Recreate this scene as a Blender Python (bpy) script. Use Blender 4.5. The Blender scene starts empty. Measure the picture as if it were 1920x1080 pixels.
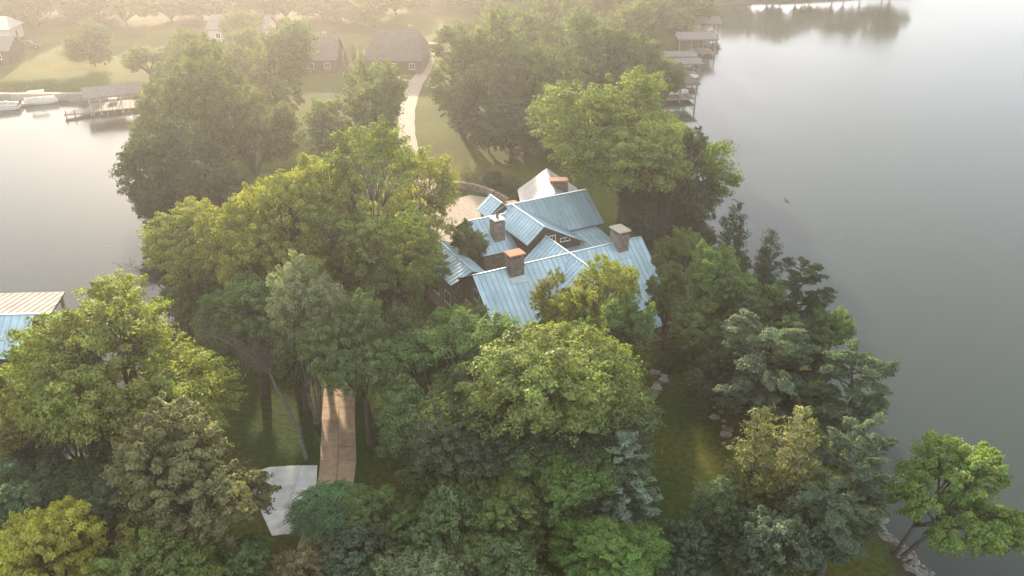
import bpy, math, random
import numpy as np
from mathutils import Vector, Matrix

# ---------------------------------------------------------------- camera, sky, sun, exposure
sc = bpy.context.scene
cam_d = bpy.data.cameras.new("camera")
cam_d.sensor_width = 36.0
cam_d.lens = 36.0 * 1663.0 / 1920.0
cam_d.clip_start = 0.5
cam_d.clip_end = 4000
cam = bpy.data.objects.new("camera", cam_d)
cam.location = (0, 0, 50)
cam.rotation_euler = (math.radians(90 - 27), 0, 0)
sc.collection.objects.link(cam)
sc.camera = cam

SUN_EL = math.radians(17.0)
SUN_AZ = math.radians(-16.0)          # measured from +Y, negative = to the left
world = bpy.data.worlds.new("World")
sc.world = world
world.use_nodes = True
wn = world.node_tree
bg = wn.nodes["Background"]
sky = wn.nodes.new("ShaderNodeTexSky")
sky.sky_type = 'NISHITA'
sky.sun_disc = False
sky.sun_elevation = SUN_EL
sky.sun_rotation = SUN_AZ
sky.air_density = 0.6
sky.dust_density = 0.3
sky.ozone_density = 0.0
veil = wn.nodes.new("ShaderNodeMix")            # thin even overcast of summer haze over the whole sky
veil.data_type = 'RGBA'
veil.inputs[0].default_value = 0.6
veil.inputs[7].default_value = (3.2, 3.05, 2.72, 1)
wn.links.new(sky.outputs[0], veil.inputs[6])
wn.links.new(veil.outputs[2], bg.inputs[0])
bg.inputs[1].default_value = 0.15

sun_d = bpy.data.lights.new("sun", 'SUN')
sun_d.energy = 3.0
sun_d.angle = math.radians(1.5)
sun_d.color = (1.0, 0.80, 0.58)
sun = bpy.data.objects.new("sun", sun_d)
to_sun = Vector((math.sin(SUN_AZ) * math.cos(SUN_EL), math.cos(SUN_AZ) * math.cos(SUN_EL), math.sin(SUN_EL)))
sun.rotation_euler = to_sun.to_track_quat('Z', 'Y').to_euler()
sun.location = (-60, 200, 90)
sc.collection.objects.link(sun)

sc.view_settings.view_transform = 'Standard'
sc.view_settings.look = 'None'
sc.view_settings.gamma = 1.0
sc.view_settings.use_curve_mapping = False
sc.view_settings.exposure = 1.9
sc.cycles.volume_bounces = 0
sc.cycles.max_bounces = 6
sc.cycles.diffuse_bounces = 3
sc.cycles.glossy_bounces = 3
sc.cycles.use_denoising = True
sc.cycles.use_adaptive_sampling = True
sc.cycles.adaptive_threshold = 0.025

C = sc.collection
RNG = random.Random(7)

# ---------------------------------------------------------------- materials
MATS = {}
def new_mat(name):
    m = bpy.data.materials.new(name)
    m.use_nodes = True
    MATS[name] = m
    return m, m.node_tree.nodes, m.node_tree.links

def simple(name, col, rough=0.7, metal=0.0, var=0.25, scale=3.0, bump=0.0, spec=0.5, coat=0.0, detail=5.0):
    """principled surface with noise-driven wear in colour and relief"""
    m, n, l = new_mat(name)
    b = n["Principled BSDF"]
    tc = n.new("ShaderNodeTexCoord")
    nz = n.new("ShaderNodeTexNoise")
    nz.inputs["Scale"].default_value = scale
    nz.inputs["Detail"].default_value = detail
    l.new(tc.outputs["Object"], nz.inputs["Vector"])
    rp = n.new("ShaderNodeValToRGB")
    rp.color_ramp.elements[0].position = 0.3
    rp.color_ramp.elements[1].position = 0.7
    rp.color_ramp.elements[0].color = (*[max(0, c * (1 - var)) for c in col], 1)
    rp.color_ramp.elements[1].color = (*[min(1, c * (1 + var)) for c in col], 1)
    l.new(nz.outputs["Fac"], rp.inputs["Fac"])
    l.new(rp.outputs["Color"], b.inputs["Base Color"])
    b.inputs["Roughness"].default_value = rough
    b.inputs["Metallic"].default_value = metal
    b.inputs["Specular IOR Level"].default_value = spec
    b.inputs["Coat Weight"].default_value = coat
    if bump:
        bp = n.new("ShaderNodeBump")
        bp.inputs["Strength"].default_value = bump
        bp.inputs["Distance"].default_value = 0.05
        l.new(nz.outputs["Fac"], bp.inputs["Height"])
        l.new(bp.outputs["Normal"], b.inputs["Normal"])
    return m

simple("roof_metal", (0.42, 0.60, 0.70), rough=0.42, metal=0.25, var=0.16, scale=0.55, detail=9)
simple("roof_seam", (0.31, 0.46, 0.56), rough=0.45, metal=0.25, var=0.15, scale=1.5)
simple("roof_trim", (0.44, 0.56, 0.61), rough=0.5, metal=0.3, var=0.1)
simple("roof_white", (0.52, 0.51, 0.49), rough=0.45, metal=0.2, var=0.1, scale=0.8)
simple("roof_sunlit_pink", (0.32, 0.275, 0.26), rough=0.75, metal=0.0, var=0.14, scale=0.8, spec=0.2)  # warm sunlight on the boathouse far slope, put into the colour
simple("roof_dark", (0.09, 0.085, 0.08), rough=0.8, var=0.25, scale=1.2, bump=0.3)
simple("roof_grey", (0.15, 0.15, 0.148), rough=0.7, var=0.2, scale=1.5, bump=0.2)
simple("wall_stone", (0.22, 0.19, 0.16), rough=0.9, var=0.45, scale=4.5, bump=0.8)
simple("wall_timber", (0.09, 0.065, 0.045), rough=0.8, var=0.35, scale=6, bump=0.3)
simple("wall_pale", (0.55, 0.50, 0.44), rough=0.8, var=0.1)
simple("wall_tan", (0.36, 0.30, 0.24), rough=0.85, var=0.15)
simple("trim_white", (0.75, 0.74, 0.70), rough=0.5, var=0.06)
simple("stone_a", (0.26, 0.245, 0.22), rough=0.9, var=0.45, scale=2.6, bump=0.6)
simple("stone_b", (0.27, 0.21, 0.18), rough=0.9, var=0.35, scale=1.7, bump=0.6)
simple("mortar", (0.16, 0.145, 0.13), rough=0.95, var=0.2, scale=8)
simple("cap_terracotta", (0.42, 0.19, 0.11), rough=0.8, var=0.25, scale=4, bump=0.3)
simple("cap_cream", (0.52, 0.47, 0.38), rough=0.85, var=0.15, scale=4, bump=0.3)
simple("cap_pale", (0.62, 0.62, 0.60), rough=0.6, var=0.1)
simple("concrete_tan", (0.52, 0.38, 0.26), rough=0.9, var=0.16, scale=1.4, bump=0.15)
simple("concrete_pale", (0.74, 0.74, 0.735), rough=0.55, var=0.14, scale=1.1, bump=0.05)
simple("paver_pink", (0.36, 0.30, 0.235), rough=0.9, var=0.22, scale=2.5, bump=0.2)
simple("deck_grey", (0.30, 0.28, 0.26), rough=0.85, var=0.25, scale=3, bump=0.3)
simple("deck_dark", (0.10, 0.09, 0.08), rough=0.85, var=0.3, scale=3)
simple("post_wood", (0.24, 0.21, 0.18), rough=0.85, var=0.3, scale=5)
simple("post_pale", (0.5, 0.48, 0.45), rough=0.7, var=0.15, scale=5)
simple("boat_white", (0.72, 0.72, 0.70), rough=0.3, var=0.06, coat=0.3)
simple("boat_cover", (0.34, 0.33, 0.33), rough=0.8, var=0.2, scale=1.2)
simple("car_white", (0.78, 0.77, 0.75), rough=0.3, var=0.04, coat=0.6)
simple("car_dark", (0.05, 0.05, 0.055), rough=0.3, var=0.1, coat=0.6)
simple("rubber", (0.02, 0.02, 0.02), rough=0.85, var=0.2)
simple("rim", (0.4, 0.4, 0.42), rough=0.35, metal=0.8, var=0.1)
simple("lamp_red", (0.4, 0.02, 0.02), rough=0.3, var=0.1)
simple("lamp_clear", (0.7, 0.7, 0.68), rough=0.15, var=0.05)
simple("glass_dark", (0.025, 0.03, 0.035), rough=0.08, var=0.1, spec=0.9)
simple("bird_grey", (0.05, 0.05, 0.055), rough=0.8, var=0.3, scale=8)
simple("bark", (0.09, 0.084, 0.062), rough=0.95, var=0.4, scale=5, bump=0.7)
simple("bark_pale", (0.17, 0.165, 0.14), rough=0.95, var=0.35, scale=5, bump=0.5)
simple("soil", (0.09, 0.07, 0.05), rough=0.95, var=0.3, scale=2)

def streaks(name):
    """rain streaks and dust running down the metal sheets"""
    m = MATS[name]; n = m.node_tree.nodes; l = m.node_tree.links
    b = n["Principled BSDF"]; src = b.inputs["Base Color"].links[0].from_socket
    tc = n.new("ShaderNodeTexCoord"); mp = n.new("ShaderNodeMapping"); mp.inputs["Scale"].default_value = (3.2, 0.35, 0.5)
    nz = n.new("ShaderNodeTexNoise"); nz.inputs["Scale"].default_value = 1.6; nz.inputs["Detail"].default_value = 8
    l.new(tc.outputs["Object"], mp.inputs[0]); l.new(mp.outputs[0], nz.inputs[0])
    rp = n.new("ShaderNodeValToRGB"); rp.color_ramp.elements[0].position = 0.42; rp.color_ramp.elements[1].position = 0.75
    rp.color_ramp.elements[0].color = (1, 1, 1, 1); rp.color_ramp.elements[1].color = (0.62, 0.60, 0.55, 1)
    l.new(nz.outputs[0], rp.inputs[0])
    mx = n.new("ShaderNodeMix"); mx.data_type = 'RGBA'; mx.blend_type = 'MULTIPLY'; mx.inputs[0].default_value = 0.4
    l.new(src, mx.inputs[6]); l.new(rp.outputs[0], mx.inputs[7]); l.new(mx.outputs[2], b.inputs["Base Color"])
for _n in ("roof_metal", "roof_white", "roof_sunlit_pink", "concrete_tan"): streaks(_n)

def per_piece(name, lo, hi):
    """slight tone difference from piece to piece (each sheet, slab or board is its own object)"""
    m = MATS[name]; n = m.node_tree.nodes; l = m.node_tree.links
    b = n["Principled BSDF"]; src = b.inputs["Base Color"].links[0].from_socket
    oi = n.new("ShaderNodeObjectInfo"); mr = n.new("ShaderNodeMapRange"); mr.inputs[3].default_value = lo; mr.inputs[4].default_value = hi
    hs = n.new("ShaderNodeHueSaturation")
    l.new(oi.outputs["Random"], mr.inputs[0]); l.new(mr.outputs[0], hs.inputs["Value"]); l.new(src, hs.inputs["Color"]); l.new(hs.outputs[0], b.inputs["Base Color"])
for _n, _a, _b in (("roof_metal", 0.90, 1.07), ("roof_sunlit_pink", 0.92, 1.06), ("concrete_tan", 0.80, 1.12), ("concrete_pale", 0.88, 1.05), ("stone_a", 0.65, 1.25), ("stone_b", 0.7, 1.25), ("deck_grey", 0.75, 1.2), ("trim_white", 0.9, 1.0)): per_piece(_n, _a, _b)

def leaf_mat():
    m, n, l = new_mat("foliage")
    n.remove(n["Principled BSDF"])
    out = n["Material Output"]
    oi = n.new("ShaderNodeObjectInfo")
    at = n.new("ShaderNodeAttribute"); at.attribute_name = "tint"
    sep = n.new("ShaderNodeSeparateColor")
    l.new(at.outputs["Color"], sep.inputs[0])
    # value multiplier from tint.r
    mr = n.new("ShaderNodeMapRange")
    mr.inputs[3].default_value = 0.45; mr.inputs[4].default_value = 1.75
    l.new(sep.outputs[0], mr.inputs[0])
    # hue shift (leaf age) from tint.g : towards yellow
    hs = n.new("ShaderNodeHueSaturation")
    l.new(oi.outputs["Color"], hs.inputs["Color"])
    mh = n.new("ShaderNodeMapRange")
    mh.inputs[3].default_value = 0.545; mh.inputs[4].default_value = 0.487
    l.new(sep.outputs[1], mh.inputs[0])
    l.new(mh.outputs[0], hs.inputs["Hue"])
    l.new(mr.outputs[0], hs.inputs["Value"])
    d = n.new("ShaderNodeBsdfDiffuse")
    l.new(hs.outputs[0], d.inputs[0])
    t = n.new("ShaderNodeBsdfTranslucent")
    ty = n.new("ShaderNodeMix"); ty.data_type = 'RGBA'; ty.blend_type = 'MULTIPLY'
    ty.inputs[0].default_value = 1.0
    l.new(hs.outputs[0], ty.inputs[6])
    ty.inputs[7].default_value = (1.3, 1.35, 0.65, 1)
    l.new(ty.outputs[2], t.inputs[0])
    mx = n.new("ShaderNodeMixShader"); mx.inputs[0].default_value = 0.5
    l.new(d.outputs[0], mx.inputs[1]); l.new(t.outputs[0], mx.inputs[2])
    g = n.new("ShaderNodeBsdfGlossy"); g.inputs["Roughness"].default_value = 0.5
    g.inputs[0].default_value = (0.8, 0.85, 0.85, 1)
    m2 = n.new("ShaderNodeMixShader")
    m2.inputs[0].default_value = 0.035
    l.new(mx.outputs[0], m2.inputs[1]); l.new(g.outputs[0], m2.inputs[2])
    l.new(m2.outputs[0], out.inputs["Surface"])
leaf_mat()

def ground_mat():
    m, n, l = new_mat("lawn")
    b = n["Principled BSDF"]
    tc = n.new("ShaderNodeTexCoord")
    n1 = n.new("ShaderNodeTexNoise"); n1.inputs["Scale"].default_value = 0.07; n1.inputs["Detail"].default_value = 6
    n2 = n.new("ShaderNodeTexNoise"); n2.inputs["Scale"].default_value = 2.2; n2.inputs["Detail"].default_value = 8
    l.new(tc.outputs["Object"], n1.inputs[0]); l.new(tc.outputs["Object"], n2.inputs[0])
    r1 = n.new("ShaderNodeValToRGB")
    r1.color_ramp.elements[0].position = 0.35; r1.color_ramp.elements[0].color = (0.038, 0.076, 0.020, 1)
    r1.color_ramp.elements[1].position = 0.68; r1.color_ramp.elements[1].color = (0.115, 0.12, 0.022, 1)
    l.new(n1.outputs[0], r1.inputs[0])
    r2 = n.new("ShaderNodeValToRGB")
    r2.color_ramp.elements[0].position = 0.3; r2.color_ramp.elements[0].color = (0.6, 0.6, 0.6, 1)
    r2.color_ramp.elements[1].position = 0.7; r2.color_ramp.elements[1].color = (1.3, 1.25, 1.1, 1)
    l.new(n2.outputs[0], r2.inputs[0])
    mm = n.new("ShaderNodeMix"); mm.data_type = 'RGBA'; mm.blend_type = 'MULTIPLY'; mm.inputs[0].default_value = 1
    l.new(r1.outputs[0], mm.inputs[6]); l.new(r2.outputs[0], mm.inputs[7])
    # muddy bank below 1 m
    sx = n.new("ShaderNodeSeparateXYZ"); l.new(tc.outputs["Object"], sx.inputs[0])
    mr = n.new("ShaderNodeMapRange"); mr.inputs[1].default_value = 0.5; mr.inputs[2].default_value = 1.5
    l.new(sx.outputs[2], mr.inputs[0])
    m3 = n.new("ShaderNodeMix"); m3.data_type = 'RGBA'
    l.new(mr.outputs[0], m3.inputs[0]); m3.inputs[6].default_value = (0.075, 0.06, 0.042, 1)
    l.new(mm.outputs[2], m3.inputs[7])
    l.new(m3.outputs[2], b.inputs["Base Color"])
    b.inputs["Roughness"].default_value = 0.95
    b.inputs["Specular IOR Level"].default_value = 0.1
    bp = n.new("ShaderNodeBump"); bp.inputs["Strength"].default_value = 0.8; bp.inputs["Distance"].default_value = 0.15
    l.new(n2.outputs[0], bp.inputs["Height"]); l.new(bp.outputs[0], b.inputs["Normal"])
ground_mat()

def water_mat():
    m, n, l = new_mat("lake_water")
    b = n["Principled BSDF"]
    b.inputs["Base Color"].default_value = (0.034, 0.050, 0.043, 1)
    b.inputs["IOR"].default_value = 1.333
    tc = n.new("ShaderNodeTexCoord")
    mp = n.new("ShaderNodeMapping"); mp.inputs["Scale"].default_value = (0.10, 0.5, 1)
    l.new(tc.outputs["Object"], mp.inputs[0])
    nz = n.new("ShaderNodeTexNoise"); nz.inputs["Scale"].default_value = 1.0; nz.inputs["Detail"].default_value = 4
    l.new(mp.outputs[0], nz.inputs[0])
    bp = n.new("ShaderNodeBump"); bp.inputs["Strength"].default_value = 0.2; bp.inputs["Distance"].default_value = 0.03
    l.new(nz.outputs[0], bp.inputs["Height"]); l.new(bp.outputs[0], b.inputs["Normal"])
    # calm and wind-ruffled patches
    nw = n.new("ShaderNodeTexNoise"); nw.inputs["Scale"].default_value = 0.02; nw.inputs["Detail"].default_value = 5; nw.inputs["Distortion"].default_value = 0.6
    l.new(tc.outputs["Object"], nw.inputs[0])
    mw = n.new("ShaderNodeMapRange"); mw.inputs[1].default_value = 0.35; mw.inputs[2].default_value = 0.65; mw.inputs[3].default_value = 0.06; mw.inputs[4].default_value = 0.17
    l.new(nw.outputs[0], mw.inputs[0]); l.new(mw.outputs[0], b.inputs["Roughness"])
water_mat()

# ---------------------------------------------------------------- object helpers
def tag(o, label=None, cat=None, group=None, kind=None):
    if label: o["label"] = label
    if cat: o["category"] = cat
    if group: o["group"] = group
    if kind: o["kind"] = kind
    return o

def empty(name, loc=(0, 0, 0), rz=0.0):
    o = bpy.data.objects.new(name, None)
    o.empty_display_size = 0.5
    o.location = loc
    o.rotation_euler = (0, 0, rz)
    C.objects.link(o)
    return o

def link(name, me, parent=None, loc=None, rz=None):
    o = bpy.data.objects.new(name, me)
    C.objects.link(o)
    if parent is not None: o.parent = parent
    if loc is not None: o.location = loc
    if rz is not None: o.rotation_euler = (0, 0, rz)
    return o

class MB:
    """collects verts/faces of ONE object"""
    def __init__(s): s.v = []; s.f = []; s.mi = []
    def add(s, vs, fs, mi=0):
        b = len(s.v); s.v += [tuple(p) for p in vs]
        s.f += [[i + b for i in f] for f in fs]; s.mi += [mi] * len(fs)
    def box(s, c, size, rz=0.0, mi=0, taper=1.0):
        hx, hy, hz = size[0] / 2, size[1] / 2, size[2] / 2
        cs, sn = math.cos(rz), math.sin(rz)
        vs = []
        for z in (-hz, hz):
            k = taper if z > 0 else 1.0
            for x, y in ((-hx, -hy), (hx, -hy), (hx, hy), (-hx, hy)):
                x *= k; y *= k
                vs.append((c[0] + x * cs - y * sn, c[1] + x * sn + y * cs, c[2] + z))
        s.add(vs, [(0, 3, 2, 1), (4, 5, 6, 7), (0, 1, 5, 4), (1, 2, 6, 5), (2, 3, 7, 6), (3, 0, 4, 7)], mi)
    def slab(s, poly, vec, mi=0):
        """extrude polygon (3D points) by vec"""
        n = len(poly); vec = Vector(vec)
        a = [Vector(p) for p in poly]; b = [p + vec for p in a]
        fs = [list(range(n)), list(range(2 * n - 1, n - 1, -1))]
        for i in range(n):
            j = (i + 1) % n
            fs.append([i, i + n, j + n, j])
        s.add(a + b, fs, mi)
    def tube(s, pts, rad, sides=6, mi=0):
        pts = [Vector(p) for p in pts]; vs = []; fs = []
        for i, p in enumerate(pts):
            d = (pts[min(i + 1, len(pts) - 1)] - pts[max(i - 1, 0)]).normalized()
            up = Vector((0, 0, 1)) if abs(d.z) < 0.9 else Vector((1, 0, 0))
            a = d.cross(up).normalized(); b = d.cross(a)
            for k in range(sides):
                t = 2 * math.pi * k / sides
                vs.append(p + (a * math.cos(t) + b * math.sin(t)) * rad[i])
        for i in range(len(pts) - 1):
            for k in range(sides):
                k2 = (k + 1) % sides
                fs.append([i * sides + k, i * sides + k2, (i + 1) * sides + k2, (i + 1) * sides + k])
        fs.append(list(range(sides))[::-1]); fs.append([(len(pts) - 1) * sides + k for k in range(sides)])
        s.add(vs, fs, mi)
    def mesh(s, name, mats, smooth=False):
        me = bpy.data.meshes.new(name)
        me.from_pydata(s.v, [], s.f)
        if isinstance(mats, str): mats = [mats]
        for m in mats: me.materials.append(MATS[m])
        if len(mats) > 1: me.polygons.foreach_set("material_index", s.mi)
        if smooth: me.polygons.foreach_set("use_smooth", [True] * len(me.polygons))
        me.update()
        return me
    def build(s, name, mats, parent=None, smooth=False):
        return link(name, s.mesh(name, mats, smooth), parent)

def box_obj(name, c, size, mat, parent=None, rz=0.0):
    m = MB(); m.box(c, size, rz); return m.build(name, mat, parent)

# ---------------------------------------------------------------- terrain
LAND = [(-400,187),(-108,187),(-94,188),(-76,183),(-68.4,160.8),(-61.3,141.5),(-53.6,122.6),(-46.9,109.3),(-41.1,95.3),
 (-36.4,85.1),(-34.4,76.5),(-35.0,69.1),(-37.5,64.2),(-41.6,62.7),(-44.4,60.9),(-52.2,58.5),(-75,50),(-78,40),(-40,28),
 (0,24),(26,32),(32,46),(30.6,50.0),(29.6,52.8),(29.2,57.8),(30.6,64.2),(32.0,72.7),(31.6,80.6),(31.0,91.2),(28.5,104.3),
 (26.5,118.5),(28.5,138.9),(28.6,169.4),(31.2,193.9),(39.0,225.5),(53,270),(60,300),(100,318),(136,322),(180,350),
 (260,430),(420,520),(420,900),(-420,900)]
def land_sd(X, Y):
    X = np.asarray(X, float); Y = np.asarray(Y, float)
    ins = np.zeros(X.shape, bool); d = np.full(X.shape, 1e9)
    n = len(LAND)
    for i in range(n):
        (x1, y1), (x2, y2) = LAND[i], LAND[(i + 1) % n]
        if y1 != y2:
            c = ((y1 > Y) != (y2 > Y)) & (X < (x2 - x1) * (Y - y1) / (y2 - y1) + x1)
            ins ^= c
        t = np.clip(((X - x1) * (x2 - x1) + (Y - y1) * (y2 - y1)) / ((x2 - x1) ** 2 + (y2 - y1) ** 2), 0, 1)
        d = np.minimum(d, np.hypot(X - x1 - t * (x2 - x1), Y - y1 - t * (y2 - y1)))
    return np.where(ins, d, -d)
def ground_z(X, Y):
    sd = land_sd(X, Y)
    sd = sd + 0.8 * np.sin(np.asarray(X) * 0.7 + np.asarray(Y) * 0.33) + 0.5 * np.sin(np.asarray(Y) * 1.1 - np.asarray(X) * 0.4)
    t = np.clip((sd + 3) / 7.0, 0, 1); t = t * t * (3 - 2 * t)
    z = -1.5 + 4.2 * t
    return z
def gz(x, y): return float(ground_z(np.array([x]), np.array([y]))[0])

xs = np.concatenate([np.arange(-420, -110, 10), np.arange(-110, 75, 1.6), np.arange(75, 425, 10)])
ys = np.concatenate([np.arange(14, 110, 1.6), np.arange(110, 310, 2.5), np.arange(310, 905, 12)])
GX, GY = np.meshgrid(xs, ys)
GZ = ground_z(GX, GY)
nx, ny = len(xs), len(ys)
co = np.stack([GX, GY, GZ], -1).reshape(-1, 3)
idx = np.arange(nx * ny).reshape(ny, nx)
quads = np.stack([idx[:-1, :-1], idx[:-1, 1:], idx[1:, 1:], idx[1:, :-1]], -1).reshape(-1, 4)
keep = (co[quads, 2].max(1) > -1.45)
quads = quads[keep]
def fast_mesh(name, co, quads, mat, smooth=False, tint=None):
    me = bpy.data.meshes.new(name)
    nq, k = quads.shape
    me.vertices.add(len(co)); me.vertices.foreach_set("co", np.ascontiguousarray(co, np.float32).ravel())
    me.loops.add(nq * k); me.loops.foreach_set("vertex_index", np.ascontiguousarray(quads, np.int32).ravel())
    me.polygons.add(nq); me.polygons.foreach_set("loop_start", np.arange(0, nq * k, k, dtype=np.int32))
    if smooth: me.polygons.foreach_set("use_smooth", np.ones(nq, bool))
    me.materials.append(MATS[mat])
    me.update(calc_edges=True)
    if tint is not None:
        a = me.attributes.new("tint", 'FLOAT_COLOR', 'FACE')
        a.data.foreach_set("color", np.ascontiguousarray(tint, np.float32).ravel())
    return me
tag(link("ground", fast_mesh("ground", co, quads, "lawn", True)), kind="structure")

m = MB(); m.add([(-950, -120, 0), (950, -120, 0), (950, 950, 0), (-950, 950, 0)], [(0, 1, 2, 3)])
tag(m.build("lake_water", "lake_water"), kind="structure")

# ---------------------------------------------------------------- trees: archetypes
def unit(v): return v / np.maximum(np.linalg.norm(v, axis=-1, keepdims=True), 1e-9)

def leaves_mesh(name, pos, nrm, axis, length, width, tint, fold=0.25):
    """one four-cornered folded leaf (or leaf spray) per row"""
    n = len(pos)
    nrm = unit(nrm)
    ax = unit(axis - (axis * nrm).sum(-1, keepdims=True) * nrm)
    sd = np.cross(nrm, ax)
    L = length[:, None]; W = width[:, None]
    base = pos - ax * L * 0.5
    tip = pos + ax * L * 0.5 - nrm * L * 0.12
    ra = pos + sd * W * 0.5 + nrm * W * fold
    la = pos - sd * W * 0.5 + nrm * W * fold
    co = np.stack([base, ra, tip, la], 1).reshape(-1, 3)
    q = np.arange(4 * n).reshape(n, 4)
    t4 = np.concatenate([tint, np.zeros((n, 1)), np.ones((n, 1))], 1) if tint.shape[1] == 2 else tint
    return fast_mesh(name, co, q, "foliage", tint=t4)

def limb(mb, a, b, r0, r1, rng, sag=0.12, seg=5, sides=5):
    a = np.array(a, float); b = np.array(b, float)
    L = np.linalg.norm(b - a)
    bend = rng.normal(size=3) * L * 0.06; bend[2] += L * sag
    pts = []; rad = []
    for i in range(seg + 1):
        t = i / seg
        p = a * (1 - t) + b * t + bend * 4 * t * (1 - t) * 0.5 + (rng.normal(size=3) * L * 0.012 if 0 < i < seg else 0)
        pts.append(tuple(p)); rad.append(r0 * (1 - t) + r1 * t)
    mb.tube(pts, rad, sides)
    return pts

def clump_leaves(rng, cen, rad, per, out_dir, flat=0.75, upb=0.30, outb=0.35, rnd=0.5, shell=0.4):
    """leaf positions and normals for many clumps"""
    k = len(cen)
    cnt = per
    P = rng.normal(size=(k, cnt, 3)); P = unit(P)
    r = shell + (1 - shell) * rng.random((k, cnt, 1)) ** 0.6
    low = P[..., 2:3] < -0.2
    P = np.where(low & (rng.random((k, cnt, 1)) < 0.45), P * np.array([1, 1, -1]), P)
    off = P * r * rad[:, None, None] * np.array([1, 1, flat])
    od = out_dir[:, None, :]
    off = off * 0.85 + od * (off * od).sum(-1, keepdims=True) * 0.75      # sprays reach outwards
    pos = cen[:, None, :] + off
    n = P * 0.95 + out_dir[:, None, :] * outb + np.array([0, 0, upb]) + rng.normal(size=P.shape) * rnd
    return pos.reshape(-1, 3), n.reshape(-1, 3)

def arch_broad(name, seed, R, H, nl=10, ncl=44, per=125, leaf=0.30, z0=0.27, zc=0.62, gap=0.0, stems=1, lobe=0.46,
               shear=0.0, spread=0.62, flat=0.7, droop=0.0, trunk_r=None, clump_k=1.0, vase=False, bark="bark"):
    rng = np.random.default_rng(seed)
    ext = np.array([R, R, H * (1 - zc)])
    cz = np.array([0, 0, H * zc])
    # main lobes of the crown
    lobes = []
    for i in range(nl):
        if i == 0: d = np.array([0.05, 0.0, 0.75])
        else:
            th = 2 * math.pi * (i * 0.382 + rng.random() * 0.08)
            zz = -0.55 + 1.25 * ((i * 0.618 + rng.random() * 0.2) % 1)
            h = math.sqrt(max(0.05, 1 - min(0.95, abs(zz)) ** 2))
            d = np.array([math.cos(th) * h, math.sin(th) * h, zz])
        s = spread * (0.75 + 0.55 * rng.random())
        lr = lobe * (0.60 + 0.62 * rng.random())
        lobes.append((cz + d * ext * s, lr))
    LC = np.array([l[0] for l in lobes]); LR = np.array([l[1] for l in lobes])
    cen, rad, out, val = [], [], [], []
    for i in range(nl):
        n_try = int(ncl * (LR[i] / lobe) ** 2)
        d = unit(rng.normal(size=(n_try, 3)))
        od = unit((LC[i] - cz) / ext)
        d = unit(d + od * 0.35 + np.array([0, 0, 0.18]))
        rf = 0.55 + 0.68 * rng.random((n_try, 1)) ** 0.75
        p = LC[i] + d * ext * LR[i] * rf
        # drop clumps that sit deep inside another lobe
        ok = np.ones(n_try, bool)
        for j in range(nl):
            if j != i:
                q = np.linalg.norm((p - LC[j]) / (ext * LR[j]), axis=1)
                ok &= q > 0.66
        ok &= rng.random(n_try) > gap
        ok &= p[:, 2] > H * z0 * 0.8
        p = p[ok]; d = d[ok]; rk = rf[ok][:, 0]
        cen.append(p); out.append(unit(d * 0.6 + unit(p - cz) * 0.6))
        rad.append(R * clump_k * (0.075 + 0.085 * rng.random(len(p))) * np.where(rk > 1.05, 0.72, 1.0))
        val.append(np.full(len(p), 0.25 + 0.5 * rng.random()))
    cen = np.concatenate(cen); rad = np.concatenate(rad); out = np.concatenate(out); val = np.concatenate(val)
    pos, nrm = clump_leaves(rng, cen, rad, per, out, flat=flat)
    n = len(pos)
    cl = np.repeat(np.arange(len(cen)), per)
    cv = val * 0.5 + 0.5 * rng.random(len(cen))
    ch = 0.55 * val[::-1] + 0.6 * rng.random(len(cen)) - 0.05
    tint = np.stack([np.clip(cv[cl] * 0.65 + 0.45 * rng.random(n) - 0.05, 0, 1), np.clip(ch[cl] * 0.7 + 0.4 * rng.random(n) - 0.05, 0, 1)], 1)
    ax = rng.normal(size=(n, 3)) + out[cl] * 0.8 + np.array([0, 0, -0.3 - droop])
    ln = leaf * (0.65 + 0.7 * rng.random(n)); wd = ln * (0.55 + 0.2 * rng.random(n))
    if droop: wd *= 0.6
    if shear: pos[:, 0] += shear * pos[:, 2]
    crown = leaves_mesh(name + "_crown", pos, nrm, ax, ln, wd, tint)
    # trunk and limbs
    mb = MB()
    tr = trunk_r or 0.022 * H + 0.02 * R
    def sh(p):
        p = np.array(p, float)
        if shear: p[0] += shear * p[2]
        return p
    fork = np.array([rng.normal() * 0.1, rng.normal() * 0.1, H * (z0 + (0.02 if vase else 0.06))])
    if stems == 1:
        limb(mb, sh((0, 0, -0.6)), sh(fork), tr * 1.35, tr * 0.8, rng, sag=0.0, seg=5, sides=8)
        roots = [fork] * nl
    else:
        roots = []
        for k in range(nl):
            a = 2 * math.pi * (k % stems) / stems
            roots.append(np.array([math.cos(a) * R * 0.20, math.sin(a) * R * 0.20, H * (z0 + 0.05)]))
        for k in range(stems):
            a = 2 * math.pi * k / stems
            limb(mb, sh((math.cos(a) * tr * 0.7, math.sin(a) * tr * 0.7, -0.6)), sh(roots[k]), tr * 0.85, tr * 0.6, rng, sag=0.0, seg=5, sides=7)
    for i in range(nl):
        e = LC[i] + np.array([0, 0, ext[2] * LR[i] * 0.15])
        limb(mb, sh(roots[i]), sh(e), tr * 0.55, tr * 0.2, rng, sag=0.10, seg=5, sides=5)
        near = np.argsort(np.linalg.norm(cen - LC[i], axis=1))[:30]
        for q in near[:: 2]:
            limb(mb, sh(LC[i] * 0.75 + roots[i] * 0.25), sh(cen[q]), tr * 0.17, tr * 0.05, rng, sag=0.05, seg=3, sides=4)
    trunk = mb.mesh(name + "_trunk", bark, True)
    return dict(trunk=trunk, crown=crown, R=R, H=H)

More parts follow.
